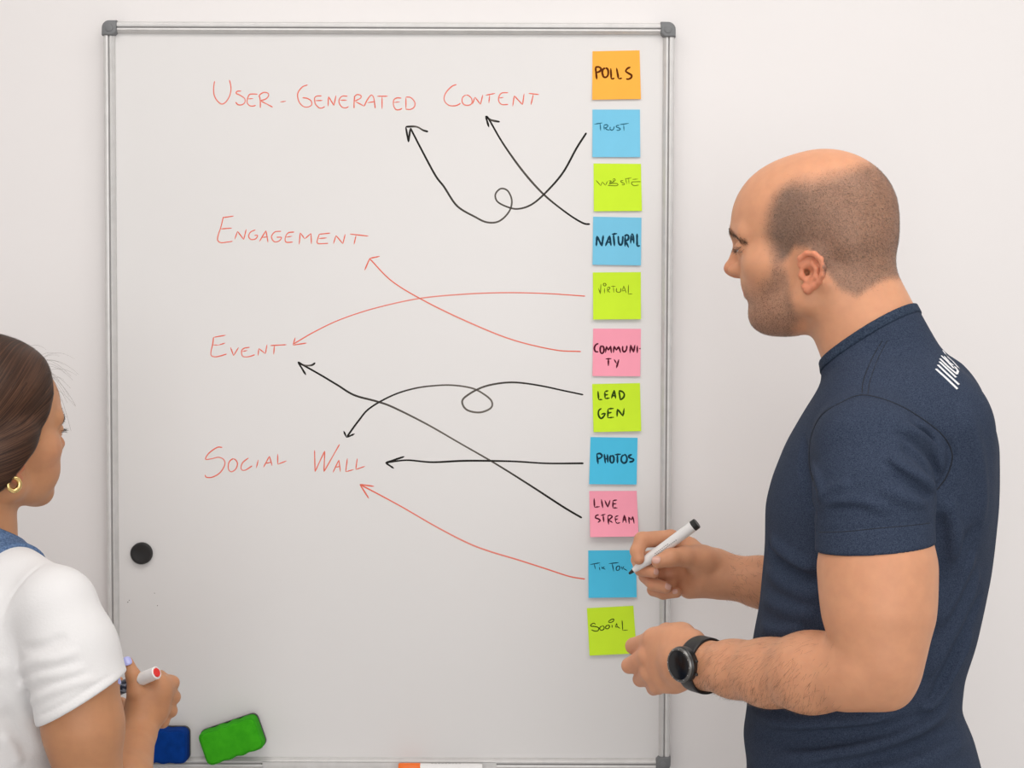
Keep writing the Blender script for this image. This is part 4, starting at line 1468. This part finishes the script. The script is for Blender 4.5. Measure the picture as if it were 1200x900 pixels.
for row, (s0, s1, tot) in enumerate(((.045, .088, 15), (.050, .075, 8))):
    for k in range(tot):
        t0_ = s0 + (s1 - s0) * k / tot
        for dd in (0,):
            c = a0 + ax * t0_ + nf * (R0 + .00012) + side * (.0022 - .0024 * row)
            e1 = ax * (s1 - s0) / tot * .62; e2 = side * .00055
            vs = [c - e2, c + e1 - e2, c + e1 + e2, c + e2]
            m.add(vs + [q_ - nf * .0006 for q_ in vs], [(0, 1, 2, 3), (7, 6, 5, 4), (0, 4, 5, 1), (1, 5, 6, 2), (2, 6, 7, 3), (3, 7, 4, 0)])
m.build('print', M_groove, mk)

# ------------------------------------------------------------------ the woman
YW = -0.53
psi_w = math.radians(53)
FHW = head_frame(P(-22, 539, YW), psi_w, math.radians(-4), 0.00095, False)
wf = np.array([math.cos(psi_w), math.sin(psi_w), 0.0]); wrt = np.cross(wf, [0, 0, 1.0])
wb = SDF()
build_head(wb, FHW, True)
wb.rc(FHW.wor((-18, 0, -20)), P(-29, 618, YW), .045, .046, .018)
wb.rc(P(-29, 618, YW), P(-35, 668, YW), .046, .055, .018)
tabW = []
for py, a, bb in [(655, .070, .10), (680, .088, .135), (705, .100, .150), (760, .112, .152), (820, .110, .145), (880, .102, .138), (930, .105, .145), (990, .12, .16), (1040, .125, .165)]:
    c = P(-40, py, YW)
    tabW.append((c[2], c[0], c[1], a, bb))


def shoulders_w(sd, g):
    sd.rc(P(-20, 660, YW), P(62, 706, -.61), .040 + g, .041 + g, .03)
    ls = P(-40, 705, YW) - wrt * .155
    sd.rc(P(-45, 655, YW), ls, .038 + g, .045 + g, .03)


wb.loft(tabW, wf, wrt, .02, off=-.012)
shoulders_w(wb, -.010)
wb.rc(P(69, 716, -.62), P(89, 790, -.635), .041, .0455, .02)
wb.rc(P(89, 790, -.635), P(97.5, 850, -.635), .0455, .0440, .02)
wb.rc(P(97.5, 850, -.635), P(111, 975, -.62), .0440, .036, .02)
wb.rc(P(111, 975, -.62), P(145, 915, -.55), .034, .0345, .008)
wb.rc(P(145, 915, -.55), P(163.5, 858, -.475), .0345, .0205, .01)
YH = -.452
wb.rc(P(163.5, 858, -.475), P(166, 838, YH - .008), .0205, .0215, .012)
HW = Frame(P(175, 821, YH - .004), nrm(P(190, 806, YH) - P(166, 846, YH)), np.array([0, -1.0, 0]), nrm(np.cross(P(190, 806, YH) - P(166, 846, YH), [0, -1.0, 0])), .001)
wb.ell((0, 0, 0), (33, 15, 27), .010, HW)
wb.rc(P(167, 842, YH - .006), P(185, 802, YH - .004), .0185, .0125, .012)
wb.rc(P(169, 846, YH - .004), P(186, 836, YH), .0165, .0115, .012)
wm = [P(185, 800, YH), P(190, 813, YH - .002), P(187.5, 826, YH), P(181, 838, YH + .002)]
wp = [P(197.5, 799.5, YH + .030), P(203.5, 817, YH + .026), P(200, 833, YH + .026), P(191, 845.5, YH + .022)]
wd_ = [P(188, 792, YH + .052), P(192, 812, YH + .050), P(189, 827, YH + .048), P(183, 840, YH + .042)]
wt_ = [P(176, 797, YH + .052), P(180, 813, YH + .046), P(178, 826, YH + .044), P(174, 838, YH + .036)]
for i in range(4):
    r0 = (.0100, .0100, .0094, .0086)[i]
    finger(wb, [wm[i], wp[i], wd_[i], wt_[i]], [r0, r0 * .86, r0 * .74, r0 * .66], .0018, .007)
    wb.ell(wp[i] + np.array([-.001, -.002, .001]), (.0088, .0088, .0088), .005)
wb.rc(P(190, 807, YH - .004), P(203, 800, YH + .020), .010, .0085, .010)
finger(wb, [P(165, 834, YH - .010), P(160.5, 811, YH - .016), P(156, 791.5, YH - .016), P(149.8, 776, YH - .012)], [.0150, .0120, .0092, .0070], .004, .014)
# left arm, mostly hidden behind the right one
wls = P(-40, 712, YW) - wrt * .160
wle = P(-30, 965, -.34)
wb.rc(wls, wle, .044, .036, .02)
wb.rc(wle, P(92, 856, -.385), .034, .022, .012)
wb.rc(P(92, 856, -.385), P(118, 832, -.395), .022, .023, .012)
wb.ell(P(119, 829, -.400), (.028, .018, .027), .010)
finger(wb, [P(112, 828, -.410), P(125, 815, -.425), P(132.5, 806, -.434), P(139, 798.5, -.438)], [.0130, .0105, .0088, .0066], .004, .010)
for i, (px, py) in enumerate([(142, 824), (143, 832), (143, 840), (140, 847)]):
    finger(wb, [P(120, py - 2, -.385), P(133, py + 4, -.372), P(px, py, -.395), P(px - 3, py - 2, -.408)], [.0095, .0086, .0078, .0066], .0018, .006)

woman = empty('person', (P(-40, 700, YW)[0], YW, 0.0))
tag(woman, 'brown-haired woman in a white T-shirt seen from behind at the left edge', 'person')
me, mvw = wb.mesh('body', (P(-330, 700, YW)[0], -.72, .80), (P(225, 700, -.40)[0], -.26, 1.62), .0021)
colw, q, hd, blend = skin_paint(me, mvw, (0.50, 0.245, 0.125), FHW, True)
x, y, z = q[:, 0], np.abs(q[:, 1]), q[:, 2]
ck = np.exp(-(((x - 70) / 26) ** 2 + ((y - 52) / 26) ** 2 + ((z - 0) / 22) ** 2))
blend(ck * .35, (.56, .24, .15))
set_attr(me, 'pigment', colw)
link('body', me, M_skin_w, woman)
eyes_of(FHW, woman)
nnw = np.zeros(len(me.vertices) * 3); me.vertices.foreach_get('normal', nnw); nnw = nnw.reshape(-1, 3)
M_whair = attr_plain('dark_brown_hair', 'strand', .46)
M_whair.node_tree.nodes['Principled BSDF'].inputs['Specular IOR Level'].default_value = .28
M_lash = mat('black_lash', (.02, .014, .012), .5)


def scatter_w(mask, count):
    i = rng.choice(len(mvw), count, p=mask / mask.sum())
    return mvw[i], nnw[i]


br = np.zeros(len(mvw))
for a, b_ in (((113, 12, 54), (104, 30, 52)), ((104, 30, 52), (86, 47, 45))):
    a = np.array(a, float); b_ = np.array(b_, float); a[0] = b_[0] = 0; qa = np.stack([x * 0, y, z], 1) - a; ba = b_ - a
    t = np.clip(qa @ ba / (ba @ ba), 0, 1)
    br = np.maximum(br, np.exp(-(((qa - t[:, None] * ba) ** 2).sum(1)) / 3.4 ** 2))
v_, n_ = scatter_w(np.where(hd & (br > .3) & (x > 80), br, 0), 900)
for sd__ in (FHW.loc(v_)[:, 1] > 0, FHW.loc(v_)[:, 1] < 0):
    hairs('eyebrow', (v_ - n_ * .0003)[sd__], n_[sd__], 0, .007, .0004, np.tile(-FHW.R[:, 0], (sd__.sum(), 1)), M_lash, woman, .15, .25)
la = np.exp(-((z - 29) / 1.6) ** 2) * (np.abs(y - 34) < 13) * (x > 86)
v_, n_ = scatter_w(np.where(hd & (la > .3), la, 0), 150)
for sd__ in (FHW.loc(v_)[:, 1] > 0, FHW.loc(v_)[:, 1] < 0):
    hairs('eyelash', v_[sd__], n_[sd__], 0, .0065, .0003, np.tile(FHW.R[:, 0] + np.array([0, 0, .15]), (sd__.sum(), 1)), M_lash, woman, .7, .2)

# hair drawn back over the ear into a low knot
hs = SDF()
hs.ell((3, 0, 72), (101, 84, 97), .01, FHW)
hs.ell((48, 0, 66), (68, 64, 80), .025, FHW)
hs.ell((-38, 0, 30), (58, 70, 60), .025, FHW)
for s in (1, -1):
    hs.ell((5, s * 73, 14), (34, 21.5, 38), .02, FHW)
    hs.ell((-26, s * 66, -12), (34, 18, 30), .02, FHW)


def hair_cut(Pw):
    q_ = FHW.loc(Pw)
    xf = np.interp(q_[:, 2], [-80, -60, -42, -34, -10, 4, 14, 34, 58, 82, 112, 140], [-75, -55, -34, -20, -4, 10, 22, 44, 63, 75, 86, 98])
    return (q_[:, 0] - xf) * .68 * FHW.s


hs.custom(hair_cut, FHW.wor((0, 0, 40)), .25, .007, 'i')
hs.custom(lambda Pw: (-44 - FHW.loc(Pw)[:, 2]) * FHW.s, FHW.wor((0, 0, 40)), .25, .02, 'i')
hs.ell((-102, 0, -18), (36, 40, 34), .012, FHW)
hme, hv = hs.mesh('hair', FHW.wor((0, 0, 0)) - .19, FHW.wor((0, 0, 0)) + np.array([.19, .19, .2]), .003)
set_attr(hme, 'strand', np.tile((.036, .0165, .0095), (len(hv), 1)))
ho = link('hair', hme, M_whair, woman)
bun = FHW.wor((-100, 0, -20))
hn = np.zeros(len(hv) * 3); hme.vertices.foreach_get('normal', hn); hn = hn.reshape(-1, 3)
ql = FHW.loc(hv)
wgt = ((ql[:, 1] < 30) & (ql[:, 0] > -75)).astype(float) * (1 + 1.5 * np.exp(-(hair_cut(hv) / .02) ** 2))
i = rng.choice(len(hv), 5200, p=wgt / wgt.sum())
p = hv[i].copy()
steps = 16
path = [p.copy()]
norms = [hn[i]]
fl = rng.uniform(.0002, .0016, len(p))
for s in range(steps):
    g = hs.grad(p); g /= np.linalg.norm(g, axis=1, keepdims=True)
    qq = FHW.loc(p)
    d = (bun - p); d /= np.linalg.norm(d, axis=1, keepdims=True)
    up = np.tile(FHW.R[:, 2], (len(p), 1))
    d = d + up * (.55 * np.clip((qq[:, 0] - 10) / 60, 0, 1))[:, None] * np.clip(1 - qq[:, 2:3] / 120, 0, 1)
    d = d - (d * g).sum(1, keepdims=True) * g
    d /= np.maximum(np.linalg.norm(d, axis=1, keepdims=True), 1e-6)
    p = p + d * .0062
    for _ in range(2):
        v = hs.eval(p); g = hs.grad(p); g /= np.linalg.norm(g, axis=1, keepdims=True)
        p = p - v[:, None] * g
    path.append(p.copy()); norms.append(g)
path = np.array(path); norms = np.array(norms)
lift = fl[None, :] * (np.sin(np.linspace(0, math.pi, steps + 1)) * .8 + .2)[:, None]
path = path + norms * lift[..., None]
tg = np.gradient(path, axis=0); sd_ = np.cross(tg, norms); sd_ /= np.maximum(np.linalg.norm(sd_, axis=2, keepdims=True), 1e-9)
wid = rng.uniform(.0004, .0011, len(p))[None, :, None] * (np.sin(np.linspace(.25, math.pi - .05, steps + 1))[:, None, None])
A, Bv = path - sd_ * wid / 2, path + sd_ * wid / 2
V = np.stack([A, Bv], 2).transpose(1, 0, 2, 3).reshape(-1, 3)
b0 = (np.arange(len(p)) * (steps + 1) * 2)[:, None, None]
k = (np.arange(steps) * 2)[None, :, None]
Q = (b0 + k + np.array([0, 1, 3, 2])[None, None, :]).reshape(-1, 4)
tone = rng.uniform(.55, 2.6, len(p)) ** 1.0
cs = np.repeat(np.array((.044, .0200, .0112))[None] * tone[:, None], (steps + 1) * 2, axis=0)
sme = mesh_from('hair_strand', V, Q)
set_attr(sme, 'strand', cs)
so = link('hair_strand', sme, M_whair, ho)
so['kind'] = 'stuff'
# loose hairs at the hairline
V, Q = [], []
for _ in range(26):
    t = rng.uniform(0, 1)
    a = FHW.wor((rng.uniform(55, 88), rng.uniform(-60, -15), rng.uniform(85, 138)))
    for _k in range(4):
        g = hs.grad(a[None])[0]; a = a - hs.eval(a[None])[0] * nrm(g)
    g = nrm(g)
    d0 = nrm(FHW.R[:, 0] * rng.uniform(.2, 1) - FHW.R[:, 2] * rng.uniform(-.4, .9) + g * rng.uniform(.1, .7))
    L = rng.uniform(.018, .05); b0 = len(V)
    sd1 = nrm(np.cross(d0, ray(40, 440)))
    for s in np.linspace(0, 1, 8):
        c = a + d0 * L * s + np.array([0, 0, -1.0]) * (L * .55 * s * s)
        V += [c - sd1 * .00011, c + sd1 * .00011]
    for s in range(7): Q.append((b0 + 2 * s, b0 + 2 * s + 1, b0 + 2 * s + 3, b0 + 2 * s + 2))
fme = mesh_from('loose_hair', V, Q)
set_attr(fme, 'strand', np.tile((.08, .045, .03), (len(V), 1)))
lo_ = link('loose_hair', fme, M_whair, ho)
lo_['kind'] = 'stuff'

# earring
M_gold = mat('gold', (0.83, 0.60, 0.25), .22, metal=1.0)
p, n = wb.hit(15.5, 563)
if p is None: p = FHW.wor((8, -78, -24))
ec = p + n * .003 + np.array([0, 0, -.003])
ed = nrm(np.array([.75, .66, 0])); m = MB()
tp = []
for a in np.linspace(math.radians(112), math.radians(112 - 312), 30):
    tp.append(ec + ed * .0072 * math.cos(a) + np.array([0, 0, .0080 * math.sin(a)]))
m.tube(tp, [.0014 + .0018 * math.sin(math.pi * t) ** .7 for t in np.linspace(0.02, .98, 30)], 12)
m.build('earring', M_gold, woman, True)

# T-shirt
M_white = mat('white_jersey', (0.74, 0.73, 0.73), .85, spec=.15, bump=(260, .25, .0015), sheen=.15)
ws0 = SDF()
ws0.loft(tabW, wf, wrt, .02)
shoulders_w(ws0, .001)
ws0.rc(P(-29, 618, YW), P(-35, 668, YW), .0485, .0575, .018)
HCW = (P(98.5, 817, -.635), nrm(np.array([.50, 0.04, -.86])), .003)
ws0.rc(P(68, 715, -.62), P(84, 762, -.628), .0465, .0520, .022, cut=HCW)
ws0.rc(P(84, 762, -.628), P(100, 830, -.637), .0520, .0590, .015, cut=HCW)
ws0.rc(wls, wls + (wle - wls) * .45, .050, .054, .02)
wcp, wcn = P(21, 633, YW), nrm(wf * .42 + np.array([0, 0, .9]))
wbase = ws0.copy(); wbase.plane(wcp, wcn)
sd_f = []
drape(wbase, [(62, 656), (40, 668), (18, 692), (4, 720), (0, 745)], -.0018, .0030, True)
for pts, am, wd in [([(20, 790), (40, 776), (66, 772), (95, 762)], .0022, .0060), ([(16, 812), (40, 796), (70, 790), (104, 782)], .0024, .0055), ([(25, 760), (50, 758), (80, 745)], -.0020, .006),
                    ([(30, 826), (56, 812), (86, 802), (112, 794)], .0022, .005),
                    ([(0, 800), (20, 830), (40, 858), (56, 890)], .0018, .009), ([(0, 830), (18, 858), (36, 890)], -.0015, .008), ([(0, 770), (12, 800), (30, 832)], .0014, .008),
                    ([(40, 842), (80, 822), (135, 788)], -.0012, .0024), ([(0, 860), (16, 880), (24, 898)], .0014, .007)]:
    drape(wbase, pts, am, wd)
wsh = ws0.copy()
for Q_, am, wd, cl in sd_f: wsh.fold(Q_, am, wd)
wsh.plane(wcp, wcn, .002)
wlo, whi = (P(-330, 700, YW)[0], -.76, .86), (P(175, 700, -.60)[0], -.24, 1.36)
me, _ = wsh.mesh('t_shirt', wlo, whi, .0026)
wts = link('t_shirt', me, M_white, woman)

# dungarees: straps over the shoulders and the body of the garment
M_denim = mat('blue_denim', (0.055, 0.105, 0.21), .85, spec=.15, noise=(420, (0.16, 0.24, 0.40), .34, .72), bump=(800, .4, .0008))
M_thread = mat('pale_thread', (.30, .36, .46), .8)
mid0 = P(-40, 700, YW)
for s, lo_l, hi_l in ((1, .044, .084), (-1, .044, .084)):
    ss = ws0.copy()
    ss.custom(lambda Pw: np.full(len(Pw), -.0042), mid0, 10.0)
    sgn = s
    ss.custom(lambda Pw, sg=sgn: np.abs((Pw - mid0) @ wrt * sg - .068) - .0175, mid0, 10.0, .002, 'i')
    ss.custom(lambda Pw: P(0, 960, YW)[2] - Pw[:, 2], mid0, 10.0, .002, 'i')
    # hollow: only a strip of cloth lying on the shirt
    inner = ws0.copy()
    ss.custom(lambda Pw, q_=inner: -(q_.eval(Pw) + .003), mid0, 10.0, .001, 'i')
    ss.plane(wcp + wcn * .004, wcn, .002)
    me, _ = ss.mesh('denim_strap', wlo, whi, .003)
    so = link('denim_strap', me, M_denim, woman)
hipW = P(-40, 990, YW)
lower_body(woman, (hipW[0], hipW[1], 0), -wrt, wf, .085, .84, (M_denim, mat('white_canvas', (.7, .69, .67), .7)), ('dungarees',), .98)

# lavender nails
M_lav = mat('lavender_nail_varnish', (0.40, 0.42, 0.78), .22, coat=.5)
for (px, py), al, ln, wd in (((148.8, 774.5), (-.3, 0, 1), .0130, .0122), ((139.5, 796.5), (.5, 0, 1), .0105, .0095)):
    p, n = wb.hit(px, py)
    if p is not None: nail_mesh('nail', p + n * .0008, nrm(n + np.array([0, 0, .25])), al, ln, wd, M_lav, woman)

# her marker
M_redp = mat('red_plug', (0.70, 0.02, 0.015), .4)
M_label = mat('dark_label', (0.03, 0.035, 0.06), .35, noise=(120, (0.35, 0.38, 0.45), .52, .6))
e0, e1 = P(184, 788, -.480), P(128, 812, -.445)
ax = nrm(e1 - e0)
wk = empty('marker_pen', e0)
tag(wk, 'white marker with a red end plug gripped in the fist of the woman', 'marker')
m = MB(); m.lathe(e0, ax, [(0.001, .0062), (0, .0068), (.001, .0083), (.034, .0086), (.035, .0086)], 36); m.build('barrel', M_white_plastic, wk, True, 35)
m = MB(); m.lathe(e0, ax, [(-.0006, .0003), (-.0006, .0052), (0, .0058), (.003, .0059)], 36); m.build('end_plug', M_redp, wk, True, 35)
m = MB(); m.lathe(e0 + ax * .028, ax, [(0, .0087), (.050, .0087)], 36); m.build('label_sleeve', M_label, wk, True, 35)
m = MB(); m.lathe(e0 + ax * .085, ax, [(0, .0096), (.036, .0092), (.038, .007)], 36); m.build('cap', M_redp, wk, True, 35)
